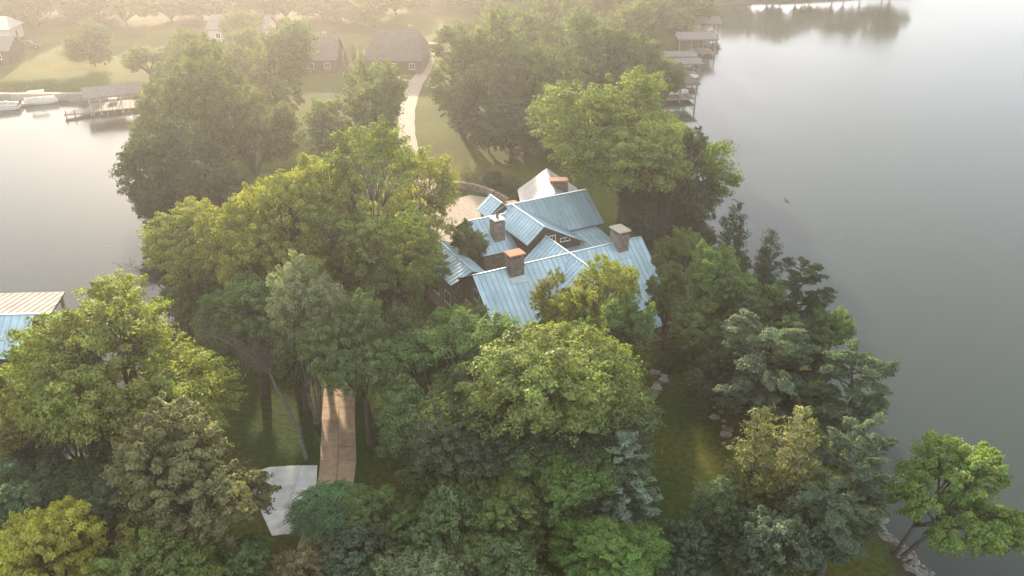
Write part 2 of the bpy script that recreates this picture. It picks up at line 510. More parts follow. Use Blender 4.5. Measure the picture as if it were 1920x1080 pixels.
def arch_conifer(name, seed, R, H, levels=26, arms=9, per=46, leaf=0.34, wide=0.26, zlow=0.06, power=0.85, tips=1, up=0.25,
                 droop=0.0, gap=0.08, clump=0.30, trunk_r=None, layered=False):
    rng = np.random.default_rng(seed)
    cen, out, rad = [], [], []
    mb = MB()
    tr = trunk_r or 0.016 * H + 0.03
    tops = [(0.0, 0.0, 1.0)] + [(rng.normal() * 0.28 * R, rng.normal() * 0.28 * R, 0.80 + 0.14 * rng.random()) for _ in range(tips - 1)]
    for (tx, ty, th) in tops:
        top = np.array([tx, ty, H * th])
        limb(mb, (tx * 0.15, ty * 0.15, -0.6), top, tr * 1.2, 0.02, rng, sag=0.0, seg=6, sides=6)
        lv = levels if th == 1.0 else int(levels * 0.5)
        for i in range(lv):
            t = zlow + (1 - zlow) * (i + 0.4 * rng.random()) / lv
            z = H * th * t
            rr = R * (1 - t) ** power * (0.8 + 0.4 * rng.random()) * (1.0 if th == 1.0 else 0.55)
            rr = max(rr, 0.10)
            na = max(3, int(arms * (0.35 + 0.65 * (1 - t))))
            a0 = rng.random() * 6.28
            for k in range(na):
                if rng.random() < gap: continue
                a = a0 + 2 * math.pi * k / na + rng.normal() * 0.2
                ln = rr * (0.62 + 0.5 * rng.random())
                d = np.array([math.cos(a), math.sin(a), 0.0])
                st = np.array([tx * t, ty * t, z])
                e = st + d * ln + np.array([0, 0, ln * (up - droop) * (0.6 + 0.8 * rng.random())])
                if i % 2 == 0 and ln > 0.5:
                    limb(mb, st, e, 0.03 + 0.012 * ln, 0.012, rng, sag=0.05, seg=2, sides=3)
                steps = max(1, int(ln / 0.55))
                for s in range(steps):
                    f = 0.35 + 0.65 * (s + 1) / steps
                    cen.append(st * (1 - f) + e * f + rng.normal(size=3) * 0.10); out.append(d * 0.9 + np.array([0, 0, up + 0.1]))
                    rad.append(clump * (0.75 + 0.6 * rng.random()) * (1.0 + 0.12 * ln))
    cen = np.array(cen); out = unit(np.array(out)); rad = np.array(rad)
    pos, nrm = clump_leaves(rng, cen, rad, per, out, flat=0.6, upb=0.7, outb=0.25, rnd=0.7, shell=0.2)
    n = len(pos); cl = np.repeat(np.arange(len(cen)), per)
    cv = rng.random(len(cen)); ch = rng.random(len(cen))
    tint = np.stack([np.clip(cv[cl] * 0.6 + 0.5 * rng.random(n) - 0.05, 0, 1), np.clip(ch[cl] * 0.6 + 0.4 * rng.random(n), 0, 1)], 1)
    ax = out[cl] + rng.normal(size=(n, 3)) * 0.55 + np.array([0, 0, up - droop])
    ln = leaf * (0.6 + 0.7 * rng.random(n)); wd = ln * wide * (0.8 + 0.4 * rng.random(n))
    crown = leaves_mesh(name + "_crown", pos, nrm, ax, ln, wd, tint)
    return dict(trunk=mb.mesh(name + "_trunk", "bark", True), crown=crown, R=R, H=H)

def arch_pine(name, seed, R, H, nb=34, per=110, leaf=0.36):
    """old juniper or pine: bare lower trunk, long reaching boughs with flat feathery sprays"""
    rng = np.random.default_rng(seed)
    mb = MB(); tr = 0.022 * H
    top = np.array([rng.normal() * 0.5, rng.normal() * 0.5, H * 0.97])
    limb(mb, (0, 0, -0.6), top, tr * 1.3, 0.04, rng, sag=0, seg=7, sides=7)
    cen, out, rad = [], [], []
    for i in range(nb):
        t = 0.22 + 0.76 * (i + rng.random()) / nb
        prof = math.sin(math.pi * min(1, max(0.05, (1 - t) * 0.78 + 0.16)))
        ln = R * prof * (0.65 + 0.5 * rng.random())
        a = i * 2.4 + rng.normal() * 0.3
        d = np.array([math.cos(a), math.sin(a), 0])
        st = top * t
        e = st + d * ln + np.array([0, 0, ln * (0.12 + 0.35 * rng.random())])
        limb(mb, st, e, tr * 0.30, 0.02, rng, sag=-0.05, seg=4, sides=4)
        side = np.array([-d[1], d[0], 0])
        for s in range(max(3, int(ln / 0.42))):
            f = 0.30 + 0.75 * rng.random()
            w = (rng.random() * 2 - 1) * ln * 0.28 * (1.25 - f)
            cen.append(st * (1 - f) + e * f + side * w + np.array([0, 0, 0.12 * rng.normal()]))
            out.append(d + side * np.sign(w) * 0.4); rad.append(0.36 + 0.30 * rng.random())
    cen = np.array(cen); out = unit(np.array(out)); rad = np.array(rad)
    pos, nrm = clump_leaves(rng, cen, rad, per, out, flat=0.42, upb=0.9, outb=0.1, rnd=0.6, shell=0.15)
    n = len(pos); cl = np.repeat(np.arange(len(cen)), per)
    cv = rng.random(len(cen)); ch = rng.random(len(cen))
    tint = np.stack([np.clip(cv[cl] * 0.6 + 0.5 * rng.random(n) - 0.05, 0, 1), np.clip(ch[cl] * 0.6 + 0.4 * rng.random(n), 0, 1)], 1)
    ax = out[cl] + rng.normal(size=(n, 3)) * 0.7
    ln = leaf * (0.6 + 0.7 * rng.random(n)); wd = ln * 0.24
    return dict(trunk=mb.mesh(name + "_trunk", "bark", True), crown=leaves_mesh(name + "_crown", pos, nrm, ax, ln, wd, tint), R=R, H=H)

def arch_rosette(name, seed, R, H, n_ros=70, leaflets=26, frond=1.15, drop=0.55):
    """sumac-like plant: umbrella of drooping compound leaves"""
    rng = np.random.default_rng(seed)
    mb = MB()
    tops = []
    for k in range(n_ros):
        d = unit(rng.normal(size=3)); d[2] = abs(d[2]) * 0.9 - 0.15
        r = 0.72 + 0.25 * rng.random()
        tops.append(np.array([d[0] * R * r, d[1] * R * r, H * 0.58 + d[2] * H * 0.40 * r]))
    tops = np.array(tops)
    for k in range(4):
        e = np.array([math.cos(k * 1.57) * R * 0.3, math.sin(k * 1.57) * R * 0.3, H * 0.55])
        limb(mb, (0, 0, -0.4), e, 0.09, 0.05, rng, sag=0.1, seg=4, sides=5)
        for q in range(k, n_ros, 8):
            limb(mb, e, tops[q], 0.03, 0.012, rng, sag=0.1, seg=3, sides=3)
    P, N, A, Ln, W, T = [], [], [], [], [], []
    for k in range(n_ros):
        cv = rng.random(); ch = rng.random()
        for f in range(8):
            a = 2 * math.pi * f / 8 + rng.normal() * 0.25
            d = np.array([math.cos(a), math.sin(a), 0.25])
            fl = frond * (0.7 + 0.5 * rng.random())
            for j in range(leaflets // 2):
                t = (j + 1) / (leaflets // 2)
                rach = tops[k] + d * fl * t + np.array([0, 0, -drop * fl * t * t])
                for sgn in (-1, 1):
                    sdv = np.array([-d[1], d[0], -0.25 * 1.0]) * sgn
                    P.append(rach + sdv * np.array([1, sgn * sgn, 1]) * 0.10); A.append(sdv * np.array([1, 1, 1]) + d * 0.5); N.append(np.array([0, 0, 1.0]) + d * 0.3 + rng.normal(size=3) * 0.25)
                    l = 0.24 * (1.1 - 0.5 * t); Ln.append(l); W.append(l * 0.42)
                    T.append((min(1, cv * 0.6 + 0.4 * rng.random()), min(1, ch * 0.5 + 0.4 * rng.random())))
    return dict(trunk=mb.mesh(name + "_trunk", "bark", True),
                crown=leaves_mesh(name + "_crown", np.array(P), np.array(N), np.array(A), np.array(Ln), np.array(W), np.array(T)), R=R, H=H)

def arch_bare(name, seed, R, H, lean=(0.0, 0.0), nb=16, bark="bark_pale", trunk_r=0.16):
    """leafless crown of forked twigs on a (leaning) trunk"""
    rng = np.random.default_rng(seed)
    tb = MB()
    fork = np.array([lean[0] * 0.6, lean[1] * 0.6, H * 0.62])
    limb(tb, (0, 0, -0.5), fork, trunk_r * 1.2, trunk_r * 0.6, rng, sag=0.02, seg=7, sides=7)
    cb = MB()
    for i in range(nb):
        a = i * 2.4; d = np.array([math.cos(a), math.sin(a), 0.4 + 0.6 * rng.random()])
        e = fork + d * R * (0.55 + 0.4 * rng.random()) + np.array([lean[0] * 0.4, lean[1] * 0.4, 0])
        pts = limb(cb, fork, e, trunk_r * 0.38, 0.025, rng, sag=0.08, seg=5, sides=5)
        for j in range(10):
            s = np.array(pts[1 + rng.integers(0, 5)])
            g = s + unit(d + rng.normal(size=3) * 0.8) * R * (0.2 + 0.25 * rng.random())
            p2 = limb(cb, s, g, 0.03, 0.012, rng, sag=0.03, seg=3, sides=3)
            for _ in range(5):
                s2 = np.array(p2[rng.integers(1, 4)])
                limb(cb, s2, s2 + unit(d + rng.normal(size=3)) * R * (0.08 + 0.15 * rng.random()), 0.018, 0.008, rng, sag=0.0, seg=2, sides=3)
    return dict(trunk=tb.mesh(name + "_trunk", bark, True), crown=cb.mesh(name + "_twigs", bark, True), R=R, H=H, bare=True)

ARCH = {
 "bl": [arch_broad("broad_large_%d" % i, 11 + i, 6.0, 16.0, nl=16, ncl=78, per=100, leaf=0.215, lobe=0.37, gap=0.30, spread=0.66) for i in range(3)],
 "bm": [arch_broad("broad_mid_%d" % i, 31 + i, 3.8, 12.0, nl=12, ncl=64, per=94, leaf=0.19, lobe=0.40, z0=0.2, clump_k=1.15, gap=0.28, spread=0.66) for i in range(3)],
 "tall": [arch_broad("tall_%d" % i, 51 + i, 4.8, 22.0, nl=22, ncl=52, per=92, leaf=0.21, z0=0.14, zc=0.56, stems=6, lobe=0.33, gap=0.30, trunk_r=0.26, spread=0.70, vase=True, bark="bark_pale", clump_k=0.95) for i in range(2)],
 "sparse": [arch_broad("sparse_%d" % i, 61 + i, 3.8, 14.0, nl=15, ncl=40, per=76, leaf=0.185, z0=0.16, gap=0.30, trunk_r=0.16, stems=5, lobe=0.38, spread=0.68, vase=True, bark="bark_pale", clump_k=1.1) for i in range(2)],
 "mag": [arch_broad("glossy", 71, 4.3, 14.0, nl=13, ncl=64, per=92, leaf=0.235, gap=0.15, z0=0.16, zc=0.56, lobe=0.42, clump_k=0.95)],
 "shrub": [arch_broad("shrub_%d" % i, 81 + i, 2.8, 6.0, nl=11, ncl=60, per=66, leaf=0.20, gap=0.15, z0=0.04, zc=0.52, stems=4, lobe=0.46, clump_k=1.2) for i in range(2)],
 "locust": [arch_broad("locust", 91, 3.3, 8.0, nl=13, ncl=64, per=92, leaf=0.23, gap=0.15, z0=0.1, zc=0.6, lobe=0.42, droop=1.2, flat=0.6, clump_k=1.15)],
 "lean": [arch_broad("leaning", 95, 4.2, 8.5, nl=12, ncl=60, per=96, leaf=0.20, z0=0.30, zc=0.63, lobe=0.35, gap=0.30, spread=0.80, shear=0.55, trunk_r=0.24, flat=0.6, stems=2)],
 "wood": [arch_broad("wood_%d" % i, 141 + i, 6.0, 13.0, nl=17, ncl=62, per=64, leaf=0.30, z0=0.03, zc=0.50, lobe=0.38, gap=0.2, spread=0.70, trunk_r=0.2) for i in range(2)],
 "cedar": [arch_conifer("cedar_%d" % i, 101 + i, 2.6, 12.0, levels=30, arms=9, per=26, tips=3, up=0.45, power=0.62, clump=0.34) for i in range(3)],
 "spruce": [arch_conifer("spruce", 111, 2.4, 9.0, levels=18, arms=11, per=52, up=0.15, leaf=0.34, wide=0.24, power=0.8, clump=0.24, gap=0.03)],
 "pine": [arch_pine("pine_%d" % i, 121 + i, 3.8, 12.0) for i in range(3)],
 "sumac": [arch_rosette("sumac", 131, 2.6, 6.0)],
}
COL = {"deep": (0.034, 0.050, 0.027), "gold": (0.28, 0.25, 0.05), "goldol": (0.15, 0.145, 0.04), "yg": (0.112, 0.138, 0.034), "lime": (0.145, 0.152, 0.032),
 "green": (0.09, 0.126, 0.042), "dark": (0.056, 0.078, 0.038), "olive": (0.082, 0.104, 0.036), "bright": (0.115, 0.165, 0.042),
 "tip": (0.085, 0.12, 0.06), "mag": (0.12, 0.125, 0.06), "sumac": (0.06, 0.115, 0.045), "pink": (0.115, 0.108, 0.065), "sage": (0.125, 0.145, 0.075),
 "blue": (0.12, 0.165, 0.155), "slate": (0.08, 0.102, 0.064), "rust": (0.115, 0.118, 0.045)}
_use = {}
def plant(x, y, r, h, kind, col, name, label, cat, group=None, rz=None, arch=None):
    k = _use.get(kind, 0); _use[kind] = k + 1
    A = arch or ARCH[kind][k % len(ARCH[kind])]
    rr = random.Random(int(x * 31 + y * 17 + 1000))
    o = empty(name, (x, y, gz(x, y)), rr.uniform(0, 6.28) if rz is None else rz)
    s = r / A["R"]
    o.scale = (s, s * rr.uniform(0.92, 1.08), h / A["H"])
    tag(o, label, cat, group)
    link("trunk", A["trunk"], o)
    c = link("crown", A["crown"], o)
    v = 1.75 * rr.uniform(0.9, 1.12)
    b = COL.get(col, (0.1, 0.1, 0.1))
    c.color = (b[0] * v * rr.uniform(0.94, 1.08), b[1] * v, b[2] * v * rr.uniform(0.85, 1.2), 1)
    return o

# ---------------------------------------------------------------- paving
def poly_slab(name, pts, z, th, mat, parent=None):
    m = MB(); m.slab([(x, y, z) for x, y in pts], (0, 0, -th)); return m.build(name, mat, parent)

def ribbon(name, pts, w, z, mat, th=0.25):
    """paved strip along a smoothed centre line"""
    P = [Vector((x, y, 0)) for x, y in pts]
    S = []
    for i in range(len(P) - 1):
        p0, p1, p2, p3 = P[max(i - 1, 0)], P[i], P[i + 1], P[min(i + 2, len(P) - 1)]
        for k in range(6):
            t = k / 6
            S.append(0.5 * ((2 * p1) + (p2 - p0) * t + (2 * p0 - 5 * p1 + 4 * p2 - p3) * t * t + (3 * p1 - p0 - 3 * p2 + p3) * t ** 3))
    S.append(P[-1])
    vs = []; fs = []
    for i, p in enumerate(S):
        d = (S[min(i + 1, len(S) - 1)] - S[max(i - 1, 0)]).normalized(); s = Vector((-d.y, d.x, 0))
        ww = w / 2 * (1 + 0.04 * math.sin(i * 1.7))
        for q, zz in ((p + s * ww, z), (p - s * ww, z), (p - s * ww, z - th), (p + s * ww, z - th)): vs.append((q.x, q.y, zz))
    n = len(S)
    for i in range(n - 1):
        for k in range(4):
            k2 = (k + 1) % 4
            fs.append([i * 4 + k, i * 4 + k2, i * 4 + 4 + k2, i * 4 + 4 + k])
    fs.append([3, 2, 1, 0]); fs.append([(n - 1) * 4 + k for k in range(4)])
    m = MB(); m.add(vs, fs); return m.build(name, mat)

drive = ribbon("driveway", [(-20.6, 232), (-20.4, 216.8), (-19.8, 202.5), (-20.6, 187.9), (-20.4, 171.2), (-19.2, 156.9), (-17.6, 146), (-14.8, 133.8), (-11.6, 122.2), (-10, 116)], 3.1, 2.78, "paver_pink")
tag(drive, kind="structure")
court = poly_slab("driveway_court", [(-22, 99), (-13, 97), (-8.5, 104), (-4.6, 110), (-0.6, 118.6), (-3, 121.6), (-6.2, 123.0), (-11, 119), (-15, 112), (-22, 109)], 2.774, 0.2, "paver_pink")
tag(court, kind="structure")
pad = tag(empty("concrete_pad", (0, 0, 0)), kind="structure")
PAD = [(-21.5, 57.8), (-21.3, 59.0), (-20.4, 59.55), (-18.6, 59.75), (-16.4, 59.8), (-16.0, 57.4), (-16.4, 54.0), (-16.9, 51.6), (-18.2, 51.4), (-20.0, 54.6)]
def pad_cell(x0, x1, y0, y1):
    q = list(PAD)
    for ax, lim, less in ((0, x0 + 0.012, False), (0, x1 - 0.012, True), (1, y0 + 0.012, False), (1, y1 - 0.012, True)):
        o = []
        for i in range(len(q)):
            p, r = q[i], q[(i + 1) % len(q)]
            ip = p[ax] <= lim if less else p[ax] >= lim; ir = r[ax] <= lim if less else r[ax] >= lim
            if ip: o.append(p)
            if ip != ir:
                t = (lim - p[ax]) / (r[ax] - p[ax]); o.append((p[0] + (r[0] - p[0]) * t, p[1] + (r[1] - p[1]) * t))
        q = o
        if len(q) < 3: return
    poly_slab("paving_slab", q, 2.775 + RNG.uniform(0, 0.008), 0.15, "concrete_pale", pad)
for ix in range(3):
    for iy in range(3): pad_cell(-21.6 + ix * 1.95, -21.6 + (ix + 1) * 1.95, 51.3 + iy * 2.9, 51.3 + (iy + 1) * 2.9)
# tan path of concrete slabs laid two abreast
path = tag(empty("garden_path", (0, 0, 0)), kind="structure")
edges = [(-18.9, -15.9, 80), (-18.0, -15.0, 71), (-17.25, -14.2, 66), (-16.3, -13.2, 60.5), (-15.85, -12.9, 57.0), (-15.8, -13.0, 53.5), (-16.1, -13.4, 49)]
def edge_at(y):
    for (a0, b0, y0), (a1, b1, y1) in zip(edges, edges[1:]):
        if y1 <= y <= y0:
            t = (y0 - y) / (y0 - y1); return a0 + (a1 - a0) * t, b0 + (b1 - b0) * t
    return edges[-1][:2]
y = 79.9
while y > 49.3:
    y2 = y - 1.95
    a, b = edge_at(y); a2, b2 = edge_at(max(y2, 49.01))
    for s in (0, 1):
        l0 = a + (b - a) * 0.5 * s; r0 = a + (b - a) * 0.5 * (s + 1); l1 = a2 + (b2 - a2) * 0.5 * s; r1 = a2 + (b2 - a2) * 0.5 * (s + 1)
        g = 0.018
        poly_slab("paving_slab", [(l1 + g, y2 + g), (r1 - g, y2 + g), (r0 - g, y - g), (l0 + g, y - g)], 2.80 + RNG.uniform(0, 0.012), 0.12, "concrete_tan", path)
    y = y2

# ---------------------------------------------------------------- roof building kit
def clip(poly, ax, lim, keep_less):
    out = []
    for i in range(len(poly)):
        a, b = poly[i], poly[(i + 1) % len(poly)]
        ia = (a[ax] <= lim) if keep_less else (a[ax] >= lim); ib = (b[ax] <= lim) if keep_less else (b[ax] >= lim)
        if ia: out.append(a)
        if ia != ib:
            t = (lim - a[ax]) / (b[ax] - a[ax]); out.append((a[0] + (b[0] - a[0]) * t, a[1] + (b[1] - a[1]) * t))
    return out

def seam_roof(parent, poly, down, mats=("roof_metal", "roof_seam"), pitch=0.62, rib=(0.055, 0.05), base="wall_timber", th=0.14):
    """one roof plane: deck slab (part) carrying separate standing-seam panels (sub-parts)"""
    P = [Vector(p) for p in poly]
    n = (P[1] - P[0]).cross(P[2] - P[0]).normalized()
    if n.z < 0: n = -n; P = P[::-1]
    d = Vector(down); d = (d - n * d.dot(n)).normalized()
    e = n.cross(d).normalized()
    o = P[0]
    m = MB(); m.slab(P[::-1], -n * th)
    roof = m.build("roof", base, parent)
    q = [((p - o).dot(e), (p - o).dot(d)) for p in P]
    e0, e1 = min(a for a, _ in q), max(a for a, _ in q)
    k = max(1, round((e1 - e0) / pitch)); st = (e1 - e0) / k
    for i in range(k):
        a, b = e0 + i * st, e0 + (i + 1) * st
        c = clip(clip(q, 0, a + 0.002, False), 0, b - 0.002, True)
        if len(c) < 3: continue
        m = MB()
        top = [o + e * s + d * t + n * 0.035 for s, t in c]
        m.slab(top, -n * 0.03)
        ym = [t for s, t in c if abs(s - (b - 0.002)) < 0.02]
        if len(ym) >= 2 and max(ym) - min(ym) > 0.2:
            t0, t1 = min(ym), max(ym); w2 = rib[0] / 2
            base_pts = [(b - w2 - 0.002, t0), (b + w2 - 0.002, t0), (b + w2 - 0.002, t1), (b - w2 - 0.002, t1)]
            m.slab([o + e * (s - (0.0)) + d * t + n * (0.036 + rib[1]) for s, t in base_pts], -n * (rib[1] + 0.004), mi=1)
        m.build("roof_panel", list(mats), roof)
    return roof

def beam(name, a, b, w, h, mat, parent):
    """rectangular bar between two points"""
    a = Vector(a); b = Vector(b); d = (b - a).normalized(); s = d.cross(Vector((0, 0, 1))).normalized() * w / 2; u = s.normalized().cross(d) * h / 2
    m = MB()
    vs = [a - s - u, a + s - u, a + s + u, a - s + u, b - s - u, b + s - u, b + s + u, b - s + u]
    m.add(vs, [(3, 2, 1, 0), (4, 5, 6, 7), (0, 1, 5, 4), (1, 2, 6, 5), (2, 3, 7, 6), (3, 0, 4, 7)])
    return m.build(name, mat, parent)

def wing(parent, axis, a0, a1, c, zr, left, right, zb=0.0, wall="wall_stone", ov=0.45, cap=True, mats=("roof_metal", "roof_seam"), sides="lr", walls=True, pitch=0.62):
    """gabled wing. axis 'u': ridge along x at y=c; 'v': ridge along y at x=c. left/right = (run, drop): left is +across"""
    def pt(a, x, z): return (a, c + x, z) if axis == 'u' else (c + x, a, z)
    (lr, ld), (rr, rd) = left, right
    if walls:
        m = MB()
        kx = 0.16
        prof = [(-rr + ov, zb), (lr - ov, zb), (lr - ov, zr - ld * (lr - ov) / lr - kx), (0, zr - kx), (-rr + ov, zr - rd * (rr - ov) / rr - kx)]
        m.slab([pt(a0 + ov, x, z) for x, z in prof], Vector(pt(a1 - ov, 0, 0)) - Vector(pt(a0 + ov, 0, 0)))
        m.build("wall", wall, parent)
    if 'l' in sides:
        seam_roof(parent, [pt(a0, 0, zr), pt(a1, 0, zr), pt(a1, lr, zr - ld), pt(a0, lr, zr - ld)], Vector(pt(0, lr, -ld)) - Vector(pt(0, 0, 0)), mats, pitch)
    if 'r' in sides:
        seam_roof(parent, [pt(a0, 0, zr), pt(a1, 0, zr), pt(a1, -rr, zr - rd), pt(a0, -rr, zr - rd)], Vector(pt(0, -rr, -rd)) - Vector(pt(0, 0, 0)), mats, pitch)
    if cap:
        beam("ridge_cap", pt(a0, 0, zr + 0.06), pt(a1, 0, zr + 0.06), 0.22, 0.08, "roof_trim", parent)

def window(parent, c, rt, w, h, frame="trim_white"):
    """frame (part) with dark pane (sub-part) and mullions; rt = horizontal direction along the wall"""
    c = Vector(c); rt = Vector(rt).normalized(); up = Vector((0, 0, 1)); n = rt.cross(up)
    def bar(m, x, z, bw, bh, dep):
        p = c + rt * x + up * z; a = rt * bw / 2; b = up * bh / 2; dd = n * dep
        m.slab([p - a - b + dd, p + a - b + dd, p + a + b + dd, p - a + b + dd], -dd * 1.6)
    m = MB(); t = 0.10
    bar(m, 0, h / 2 - t / 2, w, t, 0.07); bar(m, 0, -h / 2 + t / 2, w + 0.12, t, 0.11)
    for sx in (-1, 1): bar(m, sx * (w / 2 - t / 2), 0, t, h - 2 * t - 0.004, 0.065)
    bar(m, 0, 0, 0.06, h - 2 * t - 0.004, 0.05)
    f = m.build("window", frame, parent)
    m = MB(); bar(m, 0, 0, w - 2 * t, h - 2 * t, 0.025); m.build("pane", "glass_dark", f)
    return f

def chimney(parent, x, y, z0, z1, sx, sy, cap_mat, cap_h=0.16, over=0.16, seed=1, hood=False, mat="stone_a"):
    r = random.Random(seed)
    core = box_obj("chimney", (x, y, (z0 + z1) / 2), (sx, sy, z1 - z0), "mortar", parent)
    m = MB(); z = z0
    while z < z1 - 0.05:
        h = min(r.uniform(0.16, 0.30), z1 - z)
        for side in range(4):
            L = sx if side % 2 == 0 else sy
            t = -L / 2 - 0.02
            while t < L / 2 - 0.03:
                w = min(r.uniform(0.22, 0.55), L / 2 + 0.02 - t)
                pr = r.uniform(0.03, 0.09)
                cx = t + w / 2
                if side == 0: p, s = (x + cx, y - sy / 2, z + h / 2), (w - 0.03, pr * 2, h - 0.03)
                elif side == 2: p, s = (x + cx, y + sy / 2, z + h / 2), (w - 0.03, pr * 2, h - 0.03)
                elif side == 1: p, s = (x + sx / 2, y + cx, z + h / 2), (pr * 2, w - 0.03, h - 0.03)
                else: p, s = (x - sx / 2, y + cx, z + h / 2), (pr * 2, w - 0.03, h - 0.03)
                m.box(p, s, mi=r.randrange(2), taper=1.0); t += w
        z += h
    tag(m.build("stone_facing", [mat, "stone_b"], core), kind="stuff")
    m = MB()
    for sgx in (-1, 1):
        for sgy in (-1, 1):
            m.box((x + sgx * (sx / 2 - 0.15), y + sgy * (sy / 2 - 0.15), z1 + 0.14), (0.26, 0.26, 0.28))
    m.box((x, y, z1 + 0.11), (sx * 0.55, sy * 0.55, 0.22))
    m.build("cap_pier", mat, core)
    m = MB(); m.box((x, y, z1 + 0.28 + cap_h / 2), (sx + 2 * over, sy + 2 * over, cap_h), taper=0.95)
    m.build("chimney_cap", cap_mat, core)
    if hood:
        m = MB(); m.tube([(x, y, z1 + 0.28 + cap_h), (x, y, z1 + 0.75 + cap_h)], [0.16, 0.16], 8); m.tube([(x, y, z1 + 0.78 + cap_h), (x, y, z1 + 0.98 + cap_h)], [0.28, 0.05], 8)
        m.build("flue_pipe", "deck_dark", core)
    # sheet-metal collar where the stack meets the roof
    return core

# ---------------------------------------------------------------- the lake house
HZ = 2.7
house = tag(empty("lake_house", (6.2, 86.7, HZ), math.radians(28)), "rambling stone lake house with blue-white standing-seam metal roofs and stone chimneys", "house")
def Z(z): return z - HZ
B0 = -0.4
# front wing and its cross gable
wing(house, 'u', -11.6, 9.35, 0.0, Z(10.0), (5.6, 2.95), (5.1, 4.25), zb=B0)
wing(house, 'v', -6.3, 5.2, 0.0, Z(10.0) + 0.012, (3.35, 2.8), (3.35, 2.8), zb=B0)
# back wing, cross gable with its long shed slope
wing(house, 'u', -0.8, 10.4, 13.3, Z(11.0), (4.4, 3.0), (4.3, 2.9), zb=B0, wall="wall_timber")
wing(house, 'v', 5.5, 13.35, 0.0, Z(11.0) + 0.012, (5.5, 2.95), (2.15, 1.85), zb=Z(6.0), wall="wall_timber", ov=0.4)
# lower link roofs
wing(house, 'u', -6.4, 0.2, 13.0, Z(10.1), (4.2, 2.7), (4.6, 2.6), zb=B0)
seam_roof(house, [(1.0, 4.6, Z(7.35)), (9.3, 4.6, Z(7.35)), (9.3, 9.6, Z(7.95)), (1.0, 9.6, Z(7.95))], (0, -1, -0.1))
box_obj("wall", (5.1, 7.2, (Z(7.0) + B0) / 2), (8.0, 4.4, Z(7.0) - B0), "wall_stone", house)
# garage wing on the left
wing(house, 'v', 3.2, 12.6, -10.0, Z(8.75), (1.9, 0.9), (2.6, 1.15), zb=B0)
# small gabled tower roof behind
wing(house, 'v', 17.3, 20.6, 0.75, Z(9.6), (2.0, 1.6), (2.0, 1.6), zb=B0)
box_obj("wall", (1.2, 16.9, (Z(7.2) + B0) / 2), (4.6, 1.6, Z(7.2) - B0), "wall_stone", house)
# porch in front on the right
seam_roof(house, [(3.4, -4.6, Z(6.15)), (8.1, -4.6, Z(6.15)), (8.1, -7.2, Z(5.25)), (3.4, -7.2, Z(5.25))], (0, -1, -0.3))
seam_roof(house, [(3.2, -7.0, Z(4.75)), (7.0, -7.0, Z(4.75)), (7.0, -9.4, Z(4.15)), (3.2, -9.4, Z(4.15))], (0, -1, -0.25))
for (px, py, hh) in ((7.6, -6.9, 5.1), (6.6, -9.1, 4.05), (3.6, -9.1, 4.05)):
    box_obj("porch_pier", (px, py, (Z(hh) + B0) / 2), (0.62, 0.62, Z(hh) - B0), "wall_stone", house)
box_obj("porch_floor", (5.6, -7.2, 0.12), (5.6, 5.0, 0.3), "paver_pink", house)
# chimneys
chimney(house, -6.9, -0.35, Z(8.4), Z(11.35), 1.55, 1.15, "cap_terracotta", cap_h=0.14, over=0.2, seed=3)
chimney(house, 6.35, -0.10, Z(8.6), Z(11.3), 1.2, 1.75, "cap_cream", cap_h=0.16, over=0.18, seed=4)
chimney(house, -3.4, 10.4, B0, Z(10.6), 1.25, 1.25, "cap_pale", cap_h=0.1, over=0.12, seed=5, hood=True)
chimney(house, 1.9, 16.6, Z(5), Z(9.35), 1.15, 1.1, "cap_terracotta", cap_h=0.12, over=0.12, seed=6)
# flashing saddles round the two front stacks
for (x, yv, w) in ((-6.9, -1.05, 1.9), (6.35, -1.1, 1.6)):
    m = MB(); m.slab([(x - w / 2, yv - 0.55, Z(10) - 0.833 * (0.55 - yv) + 0.11), (x + w / 2, yv - 0.55, Z(10) - 0.833 * (0.55 - yv) + 0.11), (x + w / 2, yv + 0.25, Z(10) - 0.833 * (-0.25 - yv) + 0.11), (x - w / 2, yv + 0.25, Z(10) - 0.833 * (-0.25 - yv) + 0.11)], (0, 0, -0.06))
    m.build("flashing", "roof_trim", house)
m = MB(); m.tube([(-7.9, 2.9, Z(8.3)), (-7.9, 2.9, Z(9.1))], [0.09, 0.09], 8); m.build("vent_pipe", "deck_dark", house)
# openings
window(house, (3.0, 5.90, Z(8.75)), (1, 0, 0), 1.3, 0.55)
window(house, (1.3, 5.90, Z(9.2)), (1, 0, 0), 0.9, 0.8)
for x in (7.2, 9.0): window(house, (x, 9.45, Z(7.3)), (1, 0, 0), 1.2, 1.2)
for x in (-9.5, -6.0, -3.9, 4.6, 7.2): window(house, (x, -4.65, Z(4.7)), (1, 0, 0), 1.5, 1.5)
for yy in (-2.4, 0.0, 2.2): window(house, (8.9, yy, Z(5.2)), (0, 1, 0), 1.3, 1.6)
window(house, (8.9, 0.0, Z(7.9)), (0, 1, 0), 1.1, 1.1)
for yy in (-2.6, 2.2): window(house, (-11.15, yy, Z(5.2)), (0, -1, 0), 1.3, 1.6)
window(house, (-11.15, 0, Z(7.6)), (0, -1, 0), 1.2, 1.3)
for yy in (11.4, 14.6): window(house, (9.95, yy, Z(7.6)), (0, 1, 0), 1.2, 1.4)
for yy in (5.2, 8.2, 11.0): window(house, (-12.15, yy, Z(5.2)), (0, -1, 0), 1.4, 1.5)
for x in (-1.2, 1.2): window(house, (x, -5.85, Z(5.3)), (1, 0, 0), 1.5, 2.0)
m = MB(); m.box((0, -5.88, 0.95), (1.3, 0.1, 2.3)); dr = m.build("door", "wall_timber", house)
m = MB(); m.box((0.5, -5.96, 0.95), (0.06, 0.08, 0.2)); m.build("handle", "rim", dr)

